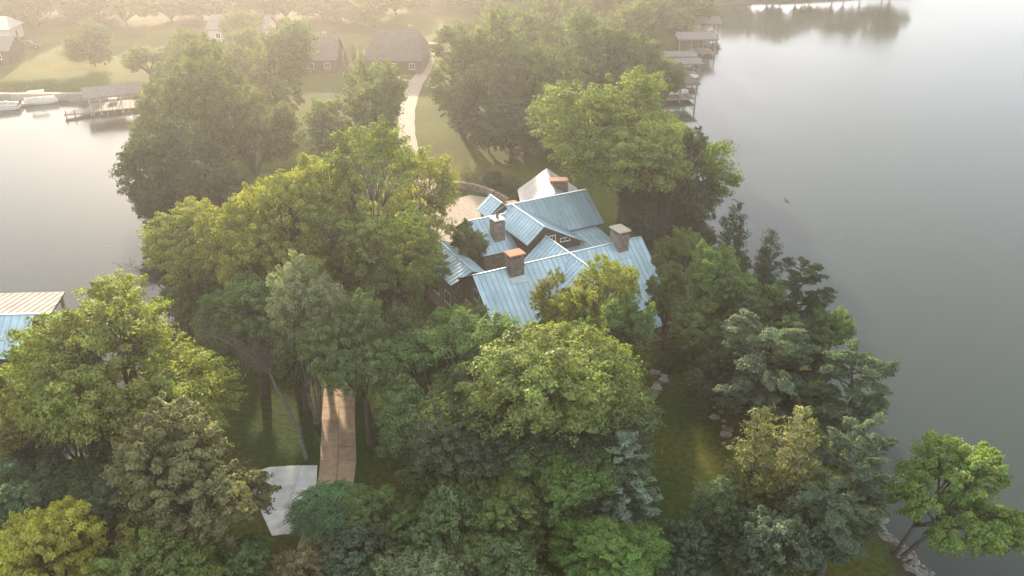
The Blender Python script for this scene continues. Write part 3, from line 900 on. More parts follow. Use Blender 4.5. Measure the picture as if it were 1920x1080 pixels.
# white-roofed outbuilding behind the house
ob = tag(empty("outbuilding", (5.0, 109.0, HZ), math.radians(4)), "white gable-roofed outbuilding with a wide stone chimney behind the house", "outbuilding")
wing(ob, 'v', -4.6, 4.9, 0.0, Z(10.0), (4.2, 2.9), (3.9, 2.9), zb=B0, mats=("roof_white", "roof_white"), pitch=0.62, wall="wall_timber")
chimney(ob, 1.0, -0.6, Z(6.5), Z(10.1), 2.2, 1.2, "cap_terracotta", cap_h=0.16, over=0.14, seed=9)
window(ob, (0.0, -4.15, Z(7.6)), (1, 0, 0), 1.2, 1.2)
for yy in (-2.6, 0.6, 3.2): window(ob, (-3.45, yy, Z(5.6)), (0, -1, 0), 1.2, 1.4)

# curved low stone wall of the court, built of separate blocks
cw = tag(empty("garden_wall", (0, 0, 0)), "curved low stone garden wall edging the driveway court behind the house", "wall")
pts = [(-9.4, 126.4), (-7.6, 125.9), (-5.7, 125.1), (-4.0, 123.8), (-2.6, 122.2), (-1.4, 120.6), (-0.6, 119.2)]
for (x0, y0), (x1, y1) in zip(pts, pts[1:]):
    L = math.hypot(x1 - x0, y1 - y0); a = math.atan2(y1 - y0, x1 - x0); nb = max(1, round(L / 0.62))
    for k in range(nb):
        for row in range(3):
            t = (k + 0.5 + (0.25 if row % 2 else -0.1)) / nb
            box_obj("stone_block", (x0 + (x1 - x0) * t, y0 + (y1 - y0) * t, 2.85 + row * 0.34), (L / nb - 0.05, 0.55 + RNG.uniform(-0.06, 0.06), 0.31), "stone_b", cw, a)
    m = MB()
# pinkish edging stones beside the shaded lawn
es = tag(empty("stone_edging", (0, 0, 0)), "row of large pinkish flat stones along the right edge of the shaded lawn", "stones")
for k in range(22):
    t = k / 21
    x = 20.6 - 1.9 * math.sin(t * 1.9) + RNG.uniform(-0.45, 0.45) + (0.6 if k % 2 else 0); yy = 76.5 - 14.5 * t + RNG.uniform(-0.2, 0.2)
    m = MB(); n = RNG.choice((5, 6, 7)); r0 = RNG.uniform(0.18, 0.60); a0 = RNG.uniform(0, 6)
    pl = [(x + r0 * RNG.uniform(0.8, 1.25) * math.cos(a0 + i * 6.283 / n), yy + 0.8 * r0 * RNG.uniform(0.8, 1.25) * math.sin(a0 + i * 6.283 / n), 2.80 + RNG.uniform(-0.03, 0.09)) for i in range(n)]
    m.slab(pl, (0, 0, -0.5)); m.build("edging_stone", "stone_b", es)
for k in range(5):
    x = 14.2 + RNG.uniform(-0.7, 0.7); yy = 71.2 + k * 0.7
    m = MB(); n = 6; r0 = RNG.uniform(0.35, 0.55)
    m.slab([(x + r0 * RNG.uniform(0.8, 1.2) * math.cos(i * 1.047), yy + r0 * RNG.uniform(0.8, 1.2) * math.sin(i * 1.047), 3.0 + RNG.uniform(0, .1)) for i in range(n)], (0, 0, -0.5)); m.build("edging_stone", "stone_a", es)
# riprap at the lower right shore
rr_ = tag(empty("riprap", (0, 0, 0)), "grey rock riprap along the waterline at the lower right shore", "rocks")
rock_meshes = []
for k in range(6):
    m = MB(); r = random.Random(k)
    vs = []
    for i in range(3):
        zz = (-0.5, 0.1, 0.5)[i]; rad = (0.9, 1.0, 0.55)[i]
        for j in range(6): vs.append((rad * r.uniform(0.75, 1.2) * math.cos(j * 1.047 + i * .3), rad * r.uniform(0.75, 1.2) * math.sin(j * 1.047 + i * .3), zz * r.uniform(0.8, 1.2)))
    fs = [[5, 4, 3, 2, 1, 0], [12, 13, 14, 15, 16, 17]]
    for i in range(2):
        for j in range(6): fs.append([i * 6 + j, i * 6 + (j + 1) % 6, i * 6 + 6 + (j + 1) % 6, i * 6 + 6 + j])
    m.add(vs, fs); rock_meshes.append(m.mesh("rock", "stone_a"))
for k in range(150):
    t = RNG.random(); x = 30.0 + 1.6 * (1 - t) ** 2 - 0.6 * math.sin(t * 3) + RNG.gauss(0, 0.55); yy = 49.6 + 9.5 * t
    o = link("rock", rock_meshes[k % 6], rr_, (x, yy, max(-0.1, gz(x, yy)) + 0.02))
    s = RNG.uniform(0.14, 0.40); o.scale = (s * 1.2, s, s * 0.8); o.rotation_euler = (RNG.uniform(-.4, .4), RNG.uniform(-.4, .4), RNG.uniform(0, 6.28))

# ---------------------------------------------------------------- waterside buildings
def slab_roof(parent, poly, mat, th=0.14, name="roof"):
    P = [Vector(p) for p in poly]; n = (P[1] - P[0]).cross(P[2] - P[0]).normalized()
    if n.z < 0: P = P[::-1]; n = -n
    m = MB(); m.slab(P[::-1], -n * th); return m.build(name, mat, parent)

def planks(parent, x0, x1, y0, y1, z, mat, w=0.9, along='x'):
    """deck of separate plank bays"""
    a0, a1 = (x0, x1) if along == 'x' else (y0, y1)
    k = max(1, round((a1 - a0) / w)); st = (a1 - a0) / k
    for i in range(k):
        c = a0 + (i + 0.5) * st
        if along == 'x': box_obj("deck_plank", (c, (y0 + y1) / 2, z + RNG.uniform(-.01, .01)), (st - 0.05, y1 - y0, 0.14), mat, parent)
        else: box_obj("deck_plank", ((x0 + x1) / 2, c, z + RNG.uniform(-.01, .01)), (x1 - x0, st - 0.05, 0.14), mat, parent)

# large boathouse at the left edge: far slope coloured pink for sunlight, near slope blue for shade
bh = tag(empty("boathouse", (-62.0, 82, 0), math.radians(3)), "large metal-roofed boathouse at the left edge, slopes coloured pink for sun, blue for shade", "boathouse")
seam_roof(bh, [(-14, -2.6, 6.2), (14.4, -2.6, 6.2), (12.5, 5.2, 4.75), (-14, 5.2, 4.75)], (0, 1, -0.25), ("roof_sunlit_pink", "roof_sunlit_pink"), 0.75)
seam_roof(bh, [(-14, -2.65, 6.18), (12.8, -2.65, 6.18), (12.7, -6.8, 3.4), (-14, -6.8, 3.4)], (0, -1, -0.55), ("roof_metal", "roof_metal"), 0.75)  # blue metal stands in for the shaded side of the same roof
beam("ridge_cap", (-14, -2.62, 6.27), (14.4, -2.62, 6.27), 0.3, 0.08, "roof_trim", bh)
slab_roof(bh, [(12.86, -2.7, 6.08), (14.3, -2.7, 6.08), (13.9, -3.3, 5.85), (12.86, -3.3, 5.85)], "roof_grey", name="gutter_board")
for x in (-12, -6, 0, 6, 12.2):
    for yv, h in ((-6.3, 3.5), (4.6, 4.7), (-2.3, 5.9)):
        box_obj("post", (x, yv, h / 2 - 1), (0.28, 0.28, h + 1.6), "post_wood", bh)
box_obj("wall", (-2.0, 1.6, 2.6), (24, 5.0, 3.6), "wall_timber", bh)
m = MB(); m.slab([(12.0, -2.7, 5.9), (12.0, -6.4, 3.4), (12.0, -6.4, 0.9), (12.0, -2.7, 0.9)], (-0.2, 0, 0)); m.build("end_wall", "wall_timber", bh)
window(bh, (12.02, -4.4, 2.4), (0, 1, 0), 1.1, 1.2)
planks(bh, -14, 16.6, -8.2, 6.4, 0.8, "deck_grey", 1.4)
for yv in (-4, 0, 4, 8):
    box_obj("rail_post", (16.4, yv - 1.8, 1.4), (0.14, 0.14, 1.1), "post_pale", bh)
beam("hand_rail", (16.4, -5.8, 1.95), (16.4, 6.2, 1.95), 0.12, 0.08, "post_pale", bh)
beam("roof_beam", (14.2, -2.4, 5.95), (12.3, 5.0, 4.55), 0.2, 0.22, "post_wood", bh)
for (x, yv, h) in ((14.1, -2.3, 5.9), (12.2, 4.8, 4.5)):
    box_obj("post", (x, yv, h / 2), (0.22, 0.22, h), "post_pale", bh)

b2 = tag(empty("boathouse", (-53.6, 71.0, 0), math.radians(-6)), "small pale-roofed boathouse below the large one at the left edge", "boathouse")
seam_roof(b2, [(-10, 0, 4.6), (6.6, 0, 4.6), (6.6, 2.6, 3.3), (-10, 2.6, 3.3)], (0, 1, -0.5), ("roof_metal", "roof_metal"), 0.75)
seam_roof(b2, [(-10, -0.02, 4.59), (6.6, -0.02, 4.59), (6.6, -2.6, 3.3), (-10, -2.6, 3.3)], (0, -1, -0.5), ("roof_metal", "roof_metal"), 0.75)
m = MB(); m.slab([(6.0, -2.2, 0.6), (6.0, 2.2, 0.6), (6.0, 2.2, 3.35), (6.0, 0, 4.4), (6.0, -2.2, 3.35)], (-12, 0, 0)); m.build("wall", "wall_pale", b2)
m = MB(); m.box((6.03, 0, 1.9), (0.08, 2.6, 2.4)); m.build("door", "deck_dark", b2)
planks(b2, -10, 9.0, -3.2, 3.4, 0.6, "deck_grey", 1.4)

# covered dock across the left bay
cd = tag(empty("covered_dock", (-82.5, 178.6, 0), math.radians(24)), "grey covered dock with white posts and a pointed walkway in the left bay", "dock")
planks(cd, -3.6, 6.6, -3.4, 3.4, 0.75, "deck_grey", 0.85)
m = MB(); m.slab([(-3.64, -3.4, 0.82), (-3.64, 0.4, 0.82), (-8.2, -1.8, 0.82), (-8.4, -3.3, 0.82)], (0, 0, -0.3)); m.build("walkway", "deck_grey", cd)
for sy in (-1, 1):
    slab_roof(cd, [(-4.4, sy * 0.01, 5.0), (6.9, sy * 0.01, 5.0), (6.9, sy * 3.6, 3.7), (-4.4, sy * 3.6, 3.7)], "roof_grey")
for x in (-3.4, -1.4, 2.6, 6.2):
    for yv in (-3.2, 3.2): box_obj("post", (x, yv, 1.6), (0.2, 0.2, 4.2), "post_pale", cd)
for x in np.arange(-3, 7, 1.3): box_obj("piling", (x, -3.3, -0.1), (0.22, 0.22, 1.5), "post_wood", cd)
for x in (-8.0, -6.4): box_obj("piling", (x, -3.2, 0.3), (0.2, 0.2, 2.4), "post_wood", cd)
box_obj("storage_box", (1.0, 2.2, 1.3), (1.6, 0.8, 0.9), "boat_white", cd)

sw = tag(empty("seawall", (0, 0, 0)), "long grey concrete seawall walk along the far shore of the left bay", "seawall")
for k in range(16):
    a = -140 + k * 4.0
    box_obj("seawall_block", (a, 186.3, 0.7), (3.94, 1.6, 1.5), "concrete_tan" if k % 5 == 0 else "deck_grey", sw)

def pontoon(x, y, rz, label, cover):
    o = tag(empty("pontoon_boat", (x, y, 0), rz), label, "boat", "boats moored in the left bay")
    for sy in (-0.85, 0.85):
        m = MB(); m.tube([(-3.4, sy, 0.22), (2.6, sy, 0.22), (3.2, sy, 0.30), (3.6, sy, 0.42)], [0.32, 0.32, 0.28, 0.06], 8); m.build("pontoon", "rim", o, True)
    box_obj("deck", (-0.1, 0, 0.58), (6.8, 2.3, 0.12), "boat_white", o)
    for sy in (-1.1, 1.1): box_obj("side_panel", (0.1, sy, 0.98), (6.2, 0.06, 0.65), "boat_white", o)
    if cover:
        vs = []
        for i in range(9):
            xx = -3.3 + i * 0.82
            hgt = 1.35 + 0.35 * math.sin(i / 8 * math.pi) + (0.08 if i % 2 else -0.05)
            for yy, zz in ((-1.2, 0.75), (-0.9, hgt - 0.15), (0, hgt), (0.9, hgt - 0.15), (1.2, 0.75)): vs.append((xx, yy, zz))
        fs = [[i * 5 + j, i * 5 + j + 1, i * 5 + j + 6, i * 5 + j + 5] for i in range(8) for j in range(4)] + [[0, 1, 2, 3, 4], [44, 43, 42, 41, 40]]
        m = MB(); m.add(vs, fs); m.build("boat_cover", "boat_cover", o, True)
    else:
        box_obj("seat", (-1.6, 0.6, 0.95), (1.8, 0.7, 0.6), "boat_cover", o); box_obj("helm", (0.4, -0.6, 1.1), (0.6, 0.6, 0.9), "boat_white", o)
        for sx in (-1.8, 0.8):
            for sy in (-1.0, 1.0): box_obj("canopy_pole", (sx, sy, 1.8), (0.05, 0.05, 1.6), "rim", o)
        box_obj("canopy", (-0.5, 0, 2.62), (3.2, 2.3, 0.07), "boat_cover", o)
    box_obj("outboard_motor", (-3.65, 0, 0.75), (0.4, 0.4, 0.9), "rubber", o)
    return o
pontoon(-104.5, 178.6, math.radians(14), "pontoon boat under a grey fitted cover at the left edge of the bay", True)
pontoon(-98.8, 183.3, math.radians(25), "small open pontoon boat with a canopy moored against the far seawall", False)

# boathouses stepping along the right shore
def right_boathouse(x, y, rz, L, W, zr, ze, roofm, label, boat, hip):
    o = tag(empty("boathouse", (x, y, 0), rz), label, "boathouse", "boathouses along the right shore")
    planks(o, -L / 2, L / 2, -W / 2, W / 2, 0.7, "deck_grey", 0.9)
    hp = 1.8 if hip else 0.0
    for sy in (-1, 1):
        slab_roof(o, [(-L / 2 - 0.5, sy * 0.01, zr), (L / 2 + 0.5 - hp, sy * 0.01, zr), (L / 2 + 0.7, sy * (W / 2 + 0.5), ze), (-L / 2 - 0.5, sy * (W / 2 + 0.5), ze)], roofm)
    if hip:
        slab_roof(o, [(L / 2 + 0.5 - hp, 0, zr - 0.005), (L / 2 + 0.7, -(W / 2 + 0.5), ze - 0.005), (L / 2 + 0.7, W / 2 + 0.5, ze - 0.005)], roofm)
    for xx in np.linspace(-L / 2 + 0.2, L / 2 - 0.1, 4):
        for sy in (-1, 1): box_obj("post", (xx, sy * (W / 2 - 0.15), ze / 2 - 0.5), (0.24, 0.24, ze + 0.9), "post_wood", o)
    for sy in (-1, 1):
        beam("cross_beam", (-L / 2, sy * (W / 2 - 0.15), ze - 0.25), (L / 2, sy * (W / 2 - 0.15), ze - 0.25), 0.16, 0.28, "post_wood", o)
    beam("hand_rail", (L / 2 - 0.1, -W / 2 + 0.3, 1.7), (L / 2 - 0.1, W / 2 - 0.3, 1.7), 0.1, 0.1, "post_wood", o)
    box_obj("storage_wall", (-L / 2 + 1.6, 0, ze / 2 + 0.3), (2.6, W - 0.7, ze - 0.9), "wall_timber", o)
    return o
right_boathouse(33.0, 187.0, math.radians(8), 10.5, 7.0, 5.6, 4.0, "roof_dark", "dark hip-roofed boathouse on posts, nearest of the right shore row", True, True)
right_boathouse(38.0, 206.5, math.radians(4), 10.0, 5.0, 4.4, 3.6, "roof_grey", "low grey boathouse second nearest in the right shore row", True, False)
right_boathouse(39.0, 215.5, math.radians(3), 9.0, 4.4, 4.0, 3.3, "roof_grey", "low grey boathouse third nearest in the right shore row", True, False)
right_boathouse(46.8, 231.0, math.radians(2), 9.5, 6.4, 5.6, 4.4, "roof_grey", "tall open grey boathouse jutting out farthest, fourth in the right shore row", True, True)
right_boathouse(52.0, 254.0, math.radians(0), 10.5, 6.0, 5.4, 4.0, "roof_grey", "hazy grey boathouse at the far end of the right shore row", True, False)

def runabout(x, y, z, rz, label, group=None):
    o = tag(empty("motor_boat", (x, y, z), rz), label, "boat", group)
    vs = []; secs = [(-2.6, 0.95, 0.0), (-1.0, 1.05, 0.0), (0.8, 1.0, 0.05), (2.0, 0.7, 0.18), (3.0, 0.06, 0.45)]
    for xx, hw, kz in secs:
        for yy, zz in ((-hw, 0.85), (-hw * 0.85, 0.25), (0, kz), (hw * 0.85, 0.25), (hw, 0.85)): vs.append((xx, yy, zz + 0.1 * (xx > 1)))
    fs = [[i * 5 + j, i * 5 + j + 1, i * 5 + j + 6, i * 5 + j + 5] for i in range(4) for j in range(4)] + [[4, 3, 2, 1, 0]]
    fs += [[i * 5, i * 5 + 5, i * 5 + 9, i * 5 + 4] for i in (2, 3)]
    m = MB(); m.add(vs, fs); m.build("hull", "boat_white", o)
    box_obj("floor", (-1.0, 0, 0.4), (3.0, 1.7, 0.06), "boat_cover", o)
    m = MB(); m.slab([(0.7, -0.8, 0.9), (0.7, 0.8, 0.9), (0.45, 0.7, 1.4), (0.45, -0.7, 1.4)], (0.04, 0, 0)); m.build("windscreen", "glass_dark", o)
    for sy in (-0.45, 0.45): box_obj("seat", (-0.6, sy, 0.75), (0.6, 0.55, 0.6), "boat_cover", o)
    box_obj("outboard_motor", (-2.8, 0, 0.8), (0.4, 0.4, 0.9), "rubber", o)
runabout(34.6, 187.0, 0.95, math.radians(8), "white motor boat hoisted inside the dark hip-roofed boathouse")
runabout(40.0, 204.2, 0.05, math.radians(5), "white motor boat beside the low grey boathouse")

# dark timber seawall and pale landing at the left shore
ts = tag(empty("timber_seawall", (0, 0, 0)), "dark timber seawall under the trees on the left shore", "seawall")
for k in range(9):
    x = -42.0 + k * 0.82
    box_obj("seawall_board", (x, 92.6 - 0.08 * k, 0.55 + RNG.uniform(-.05, .05)), (0.78, 0.35, 1.9), "deck_dark", ts)
lp = poly_slab("boat_landing", [(-40.6, 88.8), (-36.2, 88.4), (-35.2, 91.2), (-39.6, 91.8)], 0.95, 0.9, "concrete_pale")
tag(lp, "small pale concrete landing below the dark timber seawall", "landing")

# ---------------------------------------------------------------- far houses, vehicles, hedges
def far_house(x, y, rz, w, d, hw, hr, label, roofm, wallm, hip=0.0, win=3, chim=True):
    o = tag(empty("house", (x, y, HZ), rz), label, "house", "houses at the far side of the lawn")
    m = MB(); m.slab([(-w / 2, -d / 2, -0.3), (w / 2, -d / 2, -0.3), (w / 2, d / 2, -0.3), (-w / 2, d / 2, -0.3)], (0, 0, hw + 0.3)); m.build("wall", wallm, o)
    ovh = 0.5
    A, Bx = w / 2 + ovh, d / 2 + ovh
    for sy in (-1, 1):
        slab_roof(o, [(-A + hip, sy * 0.01, hw + hr), (A - hip, sy * 0.01, hw + hr), (A, sy * Bx, hw), (-A, sy * Bx, hw)], roofm, 0.16)
    for sx in (-1, 1):
        if hip: slab_roof(o, [(sx * (A - hip), 0, hw + hr - 0.01), (sx * A, -Bx, hw - 0.01), (sx * A, Bx, hw - 0.01)], roofm, 0.16)
        else:
            m = MB(); m.slab([(sx * (w / 2 - 0.05), -d / 2, hw - 0.05), (sx * (w / 2 - 0.05), d / 2, hw - 0.05), (sx * (w / 2 - 0.05), 0, hw + hr - 0.25)], (-sx * 0.2, 0, 0)); m.build("gable_wall", wallm, o)
    for k in range(win):
        window(o, (-w / 2 + (k + 0.5) * w / win, -d / 2 - 0.01, 1.7), (1, 0, 0), 1.3, 1.4)
        window(o, (-w / 2 + (k + 0.5) * w / win, d / 2 + 0.01, 1.7), (-1, 0, 0), 1.3, 1.4)
    m = MB(); m.box((w / 2 + 0.02, 0, 1.1), (0.1, 1.1, 2.2)); m.build("door", "wall_timber", o)
    if chim: box_obj("chimney", (w * 0.22, 0.9, hw + hr - 0.1), (0.9, 0.7, 1.8), "stone_a", o)
    return o
far_house(-26.0, 205.0, math.radians(-3), 12.5, 14, 3.0, 5.4, "dark hip-roofed house left of the far driveway, the nearer of two", "roof_dark", "wall_timber", hip=2.0)
far_house(-45.0, 204.0, math.radians(2), 11.0, 11, 3.0, 4.0, "dark-roofed house behind the white van, left of the clipped conifers", "roof_dark", "wall_timber")
far_house(-138, 236, math.radians(6), 17, 9, 3.2, 2.6, "low pale-roofed house in the haze at the top left corner", "roof_white", "wall_pale", hip=2.0)
far_house(-124, 211.5, math.radians(3), 14, 8, 3.0, 2.6, "grey-roofed house at the left edge above the bay", "roof_grey", "wall_timber")
far_house(-70, 236, math.radians(-4), 15, 9, 3.2, 3.0, "pale house with a grey roof in the haze, upper left", "roof_grey", "wall_pale")

def car(x, y, rz, paint, label, tall=1.0):
    o = tag(empty("parked_car", (x, y, 2.79), rz), label, "car", "vehicles parked by the far driveway")
    # lofted body side profile
    prof = [(-2.25, 0.35), (-2.3, 0.85), (-2.05, 1.0), (-1.0, 1.02), (1.15, 1.05), (2.1, 0.92), (2.3, 0.6), (2.25, 0.35)]
    m = MB(); vs = []
    for yy, k in ((-0.93, 0.97), (-0.86, 1.0), (0.86, 1.0), (0.93, 0.97)):
        for px, pz in prof: vs.append((px * k, yy, pz if abs(yy) < 0.9 else pz - 0.04))
    n = len(prof); fs = [[i + r * n, i + 1 + r * n, i + 1 + (r + 1) * n, i + (r + 1) * n] for r in range(3) for i in range(n - 1)]
    fs += [list(range(n))[::-1], [3 * n + i for i in range(n)], [0, n, 2 * n, 3 * n, 4 * n - 1, 3 * n - 1, 2 * n - 1, n - 1]]
    m.add(vs, fs); body = m.build("body", paint, o)
    h = 1.0 + 0.68 * tall
    m = MB(); vs = [(-2.1, -0.84, 1.0), (1.0, -0.84, 1.03), (1.0, 0.84, 1.03), (-2.1, 0.84, 1.0), (-1.95, -0.68, h), (0.2, -0.68, h), (0.2, 0.68, h), (-1.95, 0.68, h)]
    m.add(vs, [(3, 2, 1, 0), (0, 1, 5, 4), (1, 2, 6, 5), (2, 3, 7, 6), (3, 0, 4, 7), (4, 5, 6, 7)]); m.build("cabin_glass", "glass_dark", o)
    m = MB(); m.box((-0.88, 0, h + 0.03), (2.25, 1.42, 0.09), taper=0.94)
    for (xa, xb) in ((-2.05, -1.92), (-0.8, -0.75), (0.95, 0.2)):
        for sy in (-1, 1):
            m.slab([(xa - .05, sy * 0.86, 1.0), (xa + .05, sy * 0.86, 1.0), (xb + .05, sy * 0.70, h), (xb - .05, sy * 0.70, h)], (0, -sy * 0.05, 0))
    m.build("roof", paint, o)
    for sx in (-1.45, 1.42):
        for sy in (-0.88, 0.88):
            w = MB(); w.tube([(sx, sy - 0.12, 0.34), (sx, sy + 0.12, 0.34)], [0.35, 0.35], 14); wh = w.build("wheel", "rubber", o)
            r = MB(); r.tube([(sx, sy - 0.13, 0.34), (sx, sy + 0.13, 0.34)], [0.2, 0.2], 10); r.build("rim", "rim", wh)
    for sy in (-0.66, 0.66):
        box_obj("headlight", (2.2, sy, 0.78), (0.14, 0.36, 0.16), "lamp_clear", o); box_obj("tail_light", (-2.27, sy, 0.82), (0.1, 0.24, 0.26), "lamp_red", o)
    return o
car(-24.0, 187.6, math.radians(8), "car_white", "white car left of the far driveway bend")
car(-16.4, 186.0, math.radians(-80), "car_white", "white car on the grass right of the far driveway bend", 1.1)
car(-20.9, 216.0, math.radians(80), "car_white", "white car at the far end of the driveway near the gate", 1.1)
car(-51.5, 206.5, math.radians(175), "car_white", "bright white van catching the sun beside the dark-roofed house", 1.4)
car(-120.0, 224.5, math.radians(10), "car_dark", "dark car parked on the hazy far lawn, upper left", 1.1)

for k, (x, yy) in enumerate([(-39.6, 205), (-38.0, 205.5), (-36.4, 206.2), (-34.9, 207), (-33.4, 207.6)]):
    plant(x, yy, 0.95, 4.2 + 0.3 * (k % 3), "cedar", "dark", "clipped_conifer", "small dark conifer in the clipped row between the two dark-roofed houses", "conifer", "clipped conifer row")

